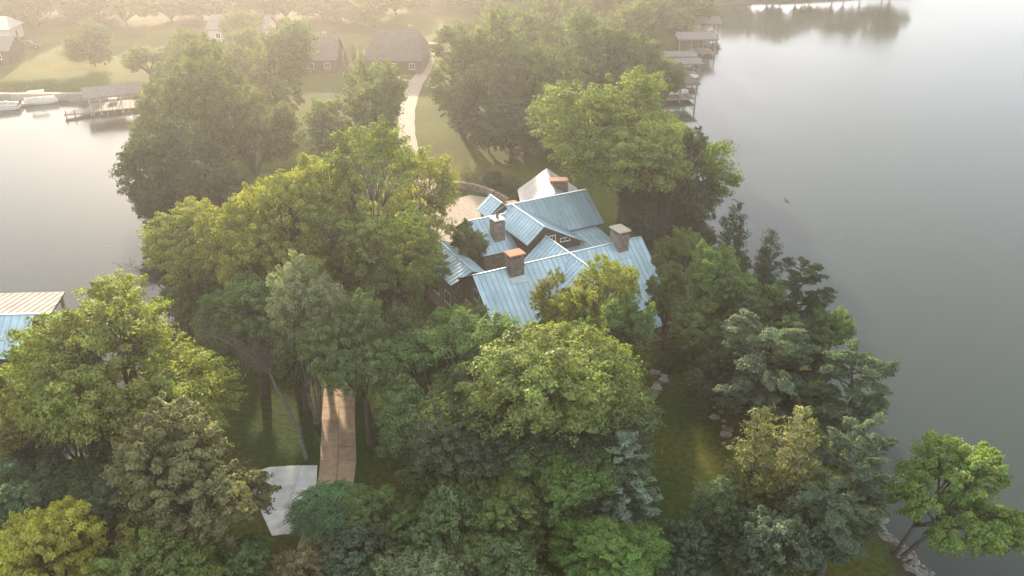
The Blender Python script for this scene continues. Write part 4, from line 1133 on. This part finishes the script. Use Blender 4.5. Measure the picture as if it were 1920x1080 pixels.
# ---------------------------------------------------------------- trees of the place
TREES = [
  (-29.0, 41.5, 3.2, 10.0, "locust", "gold", "locust_tree", "bright golden-yellow feathery tree in the bottom left corner"),
  (-22.5, 41.3, 3.4, 9.0, "locust", "yg", "locust_tree", "yellow-green feathery tree at the bottom edge, right of the golden one"),
  (-35.5, 49.6, 3.2, 8.5, "bm", "tip", "broadleaf_tree", "pale-tipped green tree at the left edge above the golden tree"),
  (-28.6, 48.1, 4.5, 9.0, "bl", "dark", "broadleaf_tree", "broad dark green tree left of the glossy pale-tipped tree near the bottom"),
  (-21.5, 48.1, 4.3, 14.0, "mag", "mag", "magnolia_tree", "tall glossy tree with pale leaf tips beside the white concrete pad"),
  (-29.4, 56.9, 6.7, 17.0, "bl", "lime", "broadleaf_tree", "large yellow-green tree right of the boathouse, water showing through it"),
  (-39.1, 61.0, 3.3, 12.0, "bm", "lime", "broadleaf_tree", "yellow-green tree just below the large boathouse at the left edge"),
  (-38.0, 56.3, 3.9, 9.5, "bm", "goldol", "broadleaf_tree", "golden olive tree at the left edge, below the small boathouse roof"),
  (-32.9, 54.4, 3.4, 9.0, "bl", "dark", "broadleaf_tree", "dark green tree under the large yellow-green tree by the boathouse"),
  (-13.2, 50.2, 2.6, 6.0, "sumac", "sumac", "sumac_shrub", "sumac with drooping compound leaves at the foot of the tan path"),
  (-14.6, 45.3, 2.2, 4.5, "shrub", "pink", "shrub", "pinkish-tipped shrub at the bottom edge below the concrete pad"),
  (-9.1, 49.1, 2.4, 6.5, "bm", "green", "broadleaf_tree", "small green tree right of the sumac near the bottom edge"),
  (-4.3, 47.1, 2.9, 7.0, "shrub", "green", "shrub", "rounded green bush left of the yellow-topped tree at bottom centre"),
  (-1.1, 47.0, 3.2, 7.5, "bm", "yg", "broadleaf_tree", "yellow-topped small tree at bottom centre in front of the dark crown"),
  (3.8, 50.0, 3.1, 9.0, "bm", "bright", "broadleaf_tree", "bright lime-green tree left of the blue spruce"),
  (1.1, 50.1, 2.2, 9.0, "bm", "bright", "broadleaf_tree", "narrow bright green tree, second to the left of the blue spruce"),
  (8.0, 51.2, 3.3, 10.0, "spruce", "blue", "spruce_tree", "silvery blue spruce at the left edge of the shaded lawn"),
  (6.3, 45.2, 3.2, 7.0, "bm", "bright", "broadleaf_tree", "fresh green tree at the bottom edge below the blue spruce"),
  (-6.0, 43.3, 3.7, 6.0, "shrub", "sage", "shrub", "wide grey-green bush at the bottom edge left of centre"),
  (-0.5, 43.8, 3.4, 5.5, "shrub", "green", "shrub", "low green bush at the bottom edge below the yellow-topped tree"),
  (11.6, 46.3, 2.2, 5.0, "shrub", "dark", "shrub", "dark bush at the bottom end of the shaded lawn"),
  (-10.3, 46.0, 2.6, 5.0, "shrub", "dark", "shrub", "dark bush at the bottom edge under the sumac"),
  (-18.9, 45.2, 2.3, 5.0, "shrub", "green", "shrub", "green bush at the bottom edge left of the pinkish-tipped shrub"),
  (1.6, 55.3, 7.4, 16.5, "bl", "yg", "broadleaf_tree", "huge yellow-green tree in front of the blue roof, largest at the centre"),
  (-4.7, 59.2, 5.3, 14.0, "bl", "green", "broadleaf_tree", "green tree before the left gable of the house front wing"),
  (5.9, 58.3, 4.5, 13.0, "bm", "green", "broadleaf_tree", "green tree on the left of the shaded lawn, below the porch"),
  (8.0, 71.2, 3.1, 14.5, "sparse", "lime", "broadleaf_tree", "thin yellowish tree standing against the right half of the front roof"),
  (4.1, 74.9, 1.9, 11.0, "sparse", "lime", "broadleaf_tree", "slender yellow-topped tree poking up against the middle of the front roof"),
  (8.6, 65.8, 3.0, 13.0, "bm", "green", "broadleaf_tree", "green tree left of the porch corner, beside the thin yellowish one"),
  (-2.8, 55.1, 4.9, 11.0, "bl", "dark", "broadleaf_tree", "shaded dark green tree right of the tan path, below the house"),
  (4.5, 54.7, 5.7, 10.0, "bl", "dark", "broadleaf_tree", "shaded dark green tree below the huge yellow-green one"),
  (6.8, 73.0, 2.9, 9.5, "bm", "lime", "broadleaf_tree", "yellow-green tree against the lower edge of the front roof"),
  (-4.3, 69.3, 2.8, 10.0, "bm", "green", "broadleaf_tree", "green tree tucked under the left gable of the front wing"),
  (0.0, 55.1, 4.5, 9.0, "bl", "green", "broadleaf_tree", "green tree filling the gap under the huge central tree"),
  (-6.6, 55.5, 3.3, 8.0, "bm", "green", "broadleaf_tree", "low green tree right of the tan path, at the edge of the dark lawn"),
  (3.0, 52.7, 2.8, 8.0, "bm", "green", "broadleaf_tree", "green tree just behind the bright lime-green one"),
  (-3.1, 51.4, 3.1, 7.0, "shrub", "green", "shrub", "tall green bush behind the rounded one at bottom centre"),
  (8.4, 61.2, 2.7, 8.0, "bm", "dark", "broadleaf_tree", "dark green tree bordering the shaded lawn on its left"),
  (-17.6, 65.9, 3.4, 17.0, "sparse", "sage", "broadleaf_tree", "pale grey-green airy tree above the tan path, left of the house"),
  (-12.3, 62.8, 4.4, 14.0, "bl", "green", "broadleaf_tree", "green tree hanging over the top of the tan path"),
  (-9.0, 64.2, 3.4, 13.0, "bm", "dark", "broadleaf_tree", "dark green tree between the tan path and the front gable"),
  (-23.4, 70.8, 4.6, 13.0, "bm", "green", "broadleaf_tree", "green tree above the dark lawn and the bare grey tree"),
  (-19.0, 68.0, 3.8, 11.0, "bm", "green", "broadleaf_tree", "green tree behind the leaning bare trunk"),
  (-13.8, 78.7, 5.3, 24.0, "tall", "yg", "broadleaf_tree", "tall many-stemmed yellow-green tree left of the house, the highest there"),
  (-10.4, 90.8, 4.7, 18.0, "sparse", "lime", "broadleaf_tree", "tall yellow tree between the driveway court and the many-stemmed tree"),
  (-21.8, 77.2, 5.7, 21.0, "bl", "lime", "broadleaf_tree", "full yellow-green tree in the middle of the left grove"),
  (-31.7, 81.8, 4.5, 15.0, "sparse", "lime", "broadleaf_tree", "thin yellowish tree with bare lower branches at the left shore"),
  (-19.0, 83.8, 3.8, 19.0, "tall", "olive", "broadleaf_tree", "brownish-olive tree left of the tall many-stemmed one"),
  (-14.2, 81.5, 4.8, 12.0, "bm", "olive", "broadleaf_tree", "olive understorey tree beneath the tall many-stemmed tree"),
  (-19.5, 78.2, 4.2, 13.0, "bm", "olive", "broadleaf_tree", "olive understorey tree in the middle of the left grove"),
  (-25.9, 78.7, 4.2, 16.0, "bm", "lime", "broadleaf_tree", "yellow tree between the thin shore tree and the full grove tree"),
  (-17.7, 80.4, 4.2, 15.0, "bl", "yg", "broadleaf_tree", "yellow-green tree in front of the brownish-olive one, left grove"),
  (-12.4, 74.4, 3.6, 12.0, "bm", "green", "broadleaf_tree", "green understorey tree left of the garage roof"),
  (-29.3, 78.9, 3.7, 11.0, "bm", "olive", "broadleaf_tree", "olive tree low on the left shore, above the dark lawn"),
  (-41.1, 104.7, 6.1, 16.0, "wood", "deep", "broadleaf_tree", "broad dark tree on the left shore above the thin yellowish tree"),
  (-43.9, 103.8, 3.6, 12.0, "bm", "deep", "broadleaf_tree", "dark tree leaning out over the left bay, at the shore"),
  (-35.7, 103.6, 5.3, 14.0, "wood", "deep", "broadleaf_tree", "dark tree behind the left grove, between lawn and bay"),
  (-39.6, 93.7, 3.1, 9.0, "bm", "deep", "broadleaf_tree", "low dark tree at the left waterline beside the thin yellowish tree"),
  (-35.5, 85.5, 2.5, 7.5, "cedar", "deep", "cedar_tree", "black-green cedar at the left waterline above the dark seawall"),
  (-44.2, 129.4, 6.7, 20.0, "wood", "olive", "broadleaf_tree", "tall hazy olive tree right of the covered dock, biggest in its row"),
  (-38.6, 126.3, 5.4, 18.0, "wood", "olive", "broadleaf_tree", "hazy olive tree on the left side of the far lawn strip"),
  (-53.4, 131.2, 4.5, 14.0, "wood", "olive", "broadleaf_tree", "hazy tree at the bay corner just below the covered dock"),
  (-44.3, 163.1, 7.3, 18.0, "wood", "olive", "broadleaf_tree", "hazy tree at the upper left, beside the white parked van"),
  (-59.4, 163.8, 6.1, 15.0, "wood", "olive", "broadleaf_tree", "hazy round tree behind the tall olive one, upper left"),
  (-22.0, 124.6, 6.0, 19.0, "wood", "olive", "broadleaf_tree", "round hazy tree just left of the far driveway bend"),
  (-8.5, 150.5, 5.0, 20.0, "tall", "olive", "broadleaf_tree", "tall roadside tree with a bare trunk on the sunlit lawn"),
  (-2.2, 147.3, 6.9, 21.0, "wood", "olive", "broadleaf_tree", "hazy wood tree right of the bare-trunked roadside tree, top edge"),
  (4.8, 144.1, 6.3, 19.0, "wood", "olive", "broadleaf_tree", "hazy wood tree at top centre, second right of the roadside tree"),
  (11.3, 151.6, 7.1, 20.0, "wood", "olive", "broadleaf_tree", "hazy wood tree at the top edge right of centre"),
  (17.5, 154.2, 6.3, 19.0, "bm", "olive", "broadleaf_tree", "hazy wood tree at the top edge left of the farthest boathouses"),
  (23.4, 159.1, 5.0, 16.0, "bm", "olive", "broadleaf_tree", "hazy tree on the bank directly behind the far boathouses"),
  (2.2, 141.8, 6.8, 11.0, "wood", "dark", "broadleaf_tree", "shaded dark tree behind the white-roofed outbuilding"),
  (7.7, 139.3, 7.0, 13.0, "wood", "dark", "broadleaf_tree", "shaded dark tree between outbuilding and the great oak"),
  (19.0, 145.7, 5.1, 15.0, "bm", "dark", "broadleaf_tree", "dark tree rising behind the great oak toward the boathouses"),
  (-3.9, 143.4, 5.4, 13.0, "wood", "dark", "broadleaf_tree", "dark wood tree right of the sunlit lawn"),
  (-0.2, 138.2, 4.3, 8.0, "bm", "dark", "broadleaf_tree", "low dark tree at the edge of the shaded far lawn"),
  (26.5, 157.7, 3.6, 13.0, "bm", "dark", "broadleaf_tree", "dark tree on the bank beside the nearest boathouse"),
  (14.1, 103.4, 9.4, 22.0, "bl", "yg", "oak_tree", "great spreading oak behind the right end of the house, largest on the right"),
  (20.4, 96.9, 3.5, 18.0, "sparse", "deep", "broadleaf_tree", "open-branched dark tree at the right shore beside the great oak"),
  (18.0, 97.5, 4.8, 12.0, "bl", "deep", "broadleaf_tree", "dark tree behind the cream-capped chimney end of the house"),
  (23.2, 84.8, 2.5, 14.0, "cedar", "deep", "cedar_tree", "dark pointed cedar on the right shore, farthest of the pointed ones"),
  (17.8, 81.6, 3.0, 12.0, "bm", "olive", "broadleaf_tree", "olive tree touching the right end of the blue front roof"),
  (20.3, 76.6, 3.5, 13.0, "bm", "green", "broadleaf_tree", "green tree between the house and the right shore cedars"),
  (25.6, 79.9, 2.4, 13.0, "cedar", "deep", "cedar_tree", "dark pointed cedar on the right shore, second from the far end"),
  (26.7, 73.1, 2.7, 13.0, "pine", "deep", "pine_tree", "open dark pine standing out against the lake on the right"),
  (21.3, 64.1, 4.3, 12.0, "pine", "slate", "pine_tree", "wide grey-green pine above the row of pinkish stones"),
  (17.4, 71.4, 2.8, 10.0, "bm", "green", "broadleaf_tree", "green tree between the porch and the right shore belt"),
  (24.2, 72.6, 3.1, 11.0, "bm", "green", "broadleaf_tree", "full green tree between the second pointed cedar and the open dark pine"),
  (17.5, 66.6, 2.1, 7.5, "bm", "dark", "broadleaf_tree", "low dark tree at the right edge of the shaded lawn, above the stones"),
  (28.6, 71.0, 2.3, 10.0, "bm", "green", "broadleaf_tree", "green tree at the waterline behind the ragged pine"),
  (27.5, 60.4, 3.5, 12.0, "pine", "slate", "pine_tree", "ragged grey-green pine reaching farthest out over the lake"),
  (24.7, 64.7, 2.7, 11.0, "pine", "deep", "pine_tree", "dark pine between the two grey-green pines"),
  (15.6, 78.8, 2.2, 9.5, "bm", "olive", "broadleaf_tree", "small olive tree at the right corner of the porch"),
  (17.5, 51.3, 2.5, 12.0, "cedar", "rust", "cedar_tree", "rusty yellow cedar, left of the twin pointed pair"),
  (20.3, 51.0, 2.6, 12.0, "cedar", "rust", "cedar_tree", "rusty yellow cedar, right of the twin pointed pair"),
  (14.5, 48.4, 2.6, 8.0, "cedar", "dark", "cedar_tree", "squat dark cedar at the lower right of the shaded lawn"),
  (24.0, 50.4, 2.7, 11.0, "pine", "slate", "pine_tree", "grey-green pine right of the rusty cedars, near the riprap"),
  (22.0, 47.4, 3.3, 8.0, "pine", "slate", "pine_tree", "low wide grey-green pine at the lower right, below the rusty cedars"),
  (27.2, 53.2, 1.7, 7.0, "cedar", "slate", "cedar_tree", "small grey-green cedar at the waterline above the riprap"),
  (20.6, 70.7, 2.5, 10.0, "bm", "dark", "broadleaf_tree", "dark tree at the head of the row of pinkish stones"),
  (17.9, 46.4, 3.3, 7.0, "shrub", "dark", "shrub", "dark thicket bush below the twin rusty cedars"),
]
for t in TREES:
    plant(t[0], t[1], t[2], t[3], t[4], t[5], t[6], t[7], "shrub" if "shrub" in t[6] else "tree", rz=(0.35 if t[4] == "lean" else None))
plant(-77, 188.5, 5.2, 8.6, "bm", "yg", "broadleaf_tree", "hazy yellowish tree standing directly behind the covered dock", "tree")
plant(-5.0, 91.9, 2.2, 9.2, "bm", "dark", "broadleaf_tree", "dark tree in the small court left of the tall stone chimney", "tree")
plant(-9.8, 84.2, 2.5, 12.0, "sparse", "olive", "broadleaf_tree", "slim multi-stemmed tree in front of the left garage roof", "tree")
plant(29.4, 51.2, 4.2, 8.6, "lean", "bright", "broadleaf_tree", "fresh green tree leaning over the water in the bottom right corner", "tree", rz=0.0)
# low planting round the court and the shore
for (x, yy, r, h, c, lb) in [(-2.6, 126.5, 1.6, 2.2, "dark", "dark low shrub behind the left end of the curved garden wall"), (0.2, 124.0, 1.5, 2.4, "dark", "dark low shrub behind the middle of the curved garden wall"),
      (1.6, 120.5, 1.3, 2.2, "dark", "dark low shrub between the curved garden wall and the outbuilding"), (16.0, 75.5, 1.6, 2.4, "dark", "dark shrub at the foot of the porch corner"),
      (-42.5, 99.0, 2.2, 3.6, "dark", "dark shrub overhanging the left waterline"), (-38.6, 90.6, 1.8, 2.6, "olive", "small olive shrub beside the pale landing"),
      (24.5, 69.0, 2.4, 4.2, "dark", "dark shrub between the edging stones and the lake"), (23.2, 58.5, 2.4, 4.0, "slate", "grey-green shrub below the ragged pine"),
      (22.0, 99.5, 2.6, 5.0, "dark", "dark shrub on the bank below the great oak"), (25.0, 93.0, 2.6, 4.5, "dark", "dark shrub on the bank right of the house"),
      (27.0, 86.0, 2.2, 4.0, "dark", "dark shrub at the waterline below the pointed cedars")]:
    plant(x, yy, r, h, "shrub", c, "shrub", lb, "shrub")
# leafless trees
bare1 = arch_bare("bare_leaning", 201, 3.6, 9.5, lean=(-6.0, 8.0), nb=22, trunk_r=0.2)
plant(-17.3, 60.3, 3.6, 9.5, "bare", "x", "bare_tree", "bare grey tree with a long leaning trunk above the concrete pad", "tree", rz=0, arch=bare1)
bare2 = arch_bare("bare_twigs", 203, 3.2, 5.5, lean=(-3.5, 0.0), nb=12, trunk_r=0.10)
plant(-39.0, 91.5, 3.2, 5.5, "bare", "x", "bare_tree", "bare twiggy tree reaching out over the left bay", "tree", rz=0, arch=bare2)
plant(-38.5, 97.5, 3.2, 7.5, "bare", "x", "bare_tree", "bare pale-branched tree beside the thin yellowish tree at the left shore", "tree", rz=2.0, arch=bare2)
plant(12.6, 45.8, 1.8, 3.2, "bare", "x", "bare_tree", "bare pale twigs at the bottom end of the shaded lawn", "tree", rz=1.0, arch=bare2)
plant(16.8, 95.5, 1.8, 9.0, "bare", "x", "bare_tree", "thin pale leafless sapling under the great oak", "tree", rz=1.5, arch=bare2)

# far woods along the top of the picture
rw = random.Random(5)
for k in range(34):
    x = -150 + k * 6.1 + rw.uniform(-2, 2); yy = 250 + rw.uniform(0, 24)
    if -30 < x < -12: yy += 34
    plant(x, yy, rw.uniform(6.5, 9), rw.uniform(9, 14), "wood", rw.choice(("olive", "dark", "yg")), "broadleaf_tree", "hazy tree in the far wood along the top edge of the picture", "tree", "far wood along the top edge")
for k in range(13):
    x = 66 + k * 5.8 + rw.uniform(-1, 1); yy = 323 + rw.uniform(0, 6) + max(0, k - 11) * 9
    plant(x, yy, rw.uniform(4.5, 6.5), rw.uniform(10, 13.5), "wood", "dark", "broadleaf_tree", "dark tree on the far shore mirrored in the lake, top right", "tree", "trees on the far right shore")
for (x, yy, r, h, lb) in [(-62, 212, 5, 11, "hazy tree between the white-roofed far house and the bay"), (-96, 205, 4.5, 10, "hazy tree alone on the far lawn above the bay"),
                          (-58, 190, 4.5, 12, "hazy tree on the far lawn behind the tall olive one"), (-66, 176, 4.0, 11, "hazy tree on the bay corner right of the covered dock"),
                          (2, 178, 6.5, 17, "hazy wood tree far behind the roadside tree"), (14, 176, 6.5, 17, "hazy wood tree far back, left of the boathouse bank"), (24, 205, 6, 15, "hazy tree on the bank behind the third boathouse"),
                          (10, 205, 6.5, 16, "hazy wood tree in the back row, centre right"), (-6, 200, 6, 15, "hazy wood tree right of the far end of the driveway"), (34, 235, 6, 15, "hazy tree on the bank behind the tall open boathouse"),
                          (20, 232, 6.5, 16, "hazy wood tree at the back of the right bank"), (2, 232, 6.5, 16, "hazy wood tree at the back, right of the driveway end"), (44, 262, 6, 15, "hazy tree behind the pale far boathouse")]:
    plant(x, yy, r, h, "wood", "olive", "broadleaf_tree", lb, "tree")

# ---------------------------------------------------------------- bird over the lake
bd = tag(empty("bird", (33.7, 101.9, 10.0), math.radians(40)), "dark bird flying low over the lake on the right", "bird")
m = MB()
m.tube([(-0.34, 0, 0), (-0.2, 0, 0.0), (0, 0, 0.02), (0.16, 0, 0.03), (0.26, 0, 0.06), (0.36, 0, 0.05), (0.44, 0, 0.03)], [0.015, 0.055, 0.085, 0.07, 0.05, 0.045, 0.006], 8)
m.slab([(-0.30, -0.03, 0.0), (-0.30, 0.03, 0.0), (-0.52, 0.10, 0.0), (-0.52, -0.10, 0.0)], (0, 0, 0.015))
for s in (-1, 1):
    m.slab([(0.12, s * 0.05, 0.03), (-0.10, s * 0.05, 0.03), (-0.08, s * 0.42, 0.22), (0.12, s * 0.40, 0.22)], (0, 0, 0.018))
    m.slab([(0.12, s * 0.40, 0.22), (-0.08, s * 0.42, 0.22), (-0.16, s * 0.86, 0.14)], (0, 0, 0.012))
m.build("body", "bird_grey", bd, True)
bd.scale = (0.8, 0.8, 0.8)
bd.rotation_euler = (math.radians(38), math.radians(-8), math.radians(40))

# ---------------------------------------------------------------- haze
hm, hn, hl = new_mat("haze_air")
hn.remove(hn["Principled BSDF"])
pv = hn.new("ShaderNodeVolumePrincipled")
pv.inputs["Color"].default_value = (0.95, 0.90, 0.85, 1)
pv.inputs["Density"].default_value = 0.00065
pv.inputs["Anisotropy"].default_value = 0.7
hl.new(pv.outputs[0], hn["Material Output"].inputs["Volume"])
m = MB(); m.box((0, 420, 26.5), (2000, 1160, 59))
tag(m.build("haze", "haze_air"), "pale morning haze filling the air over lake and land", None, None, "stuff")
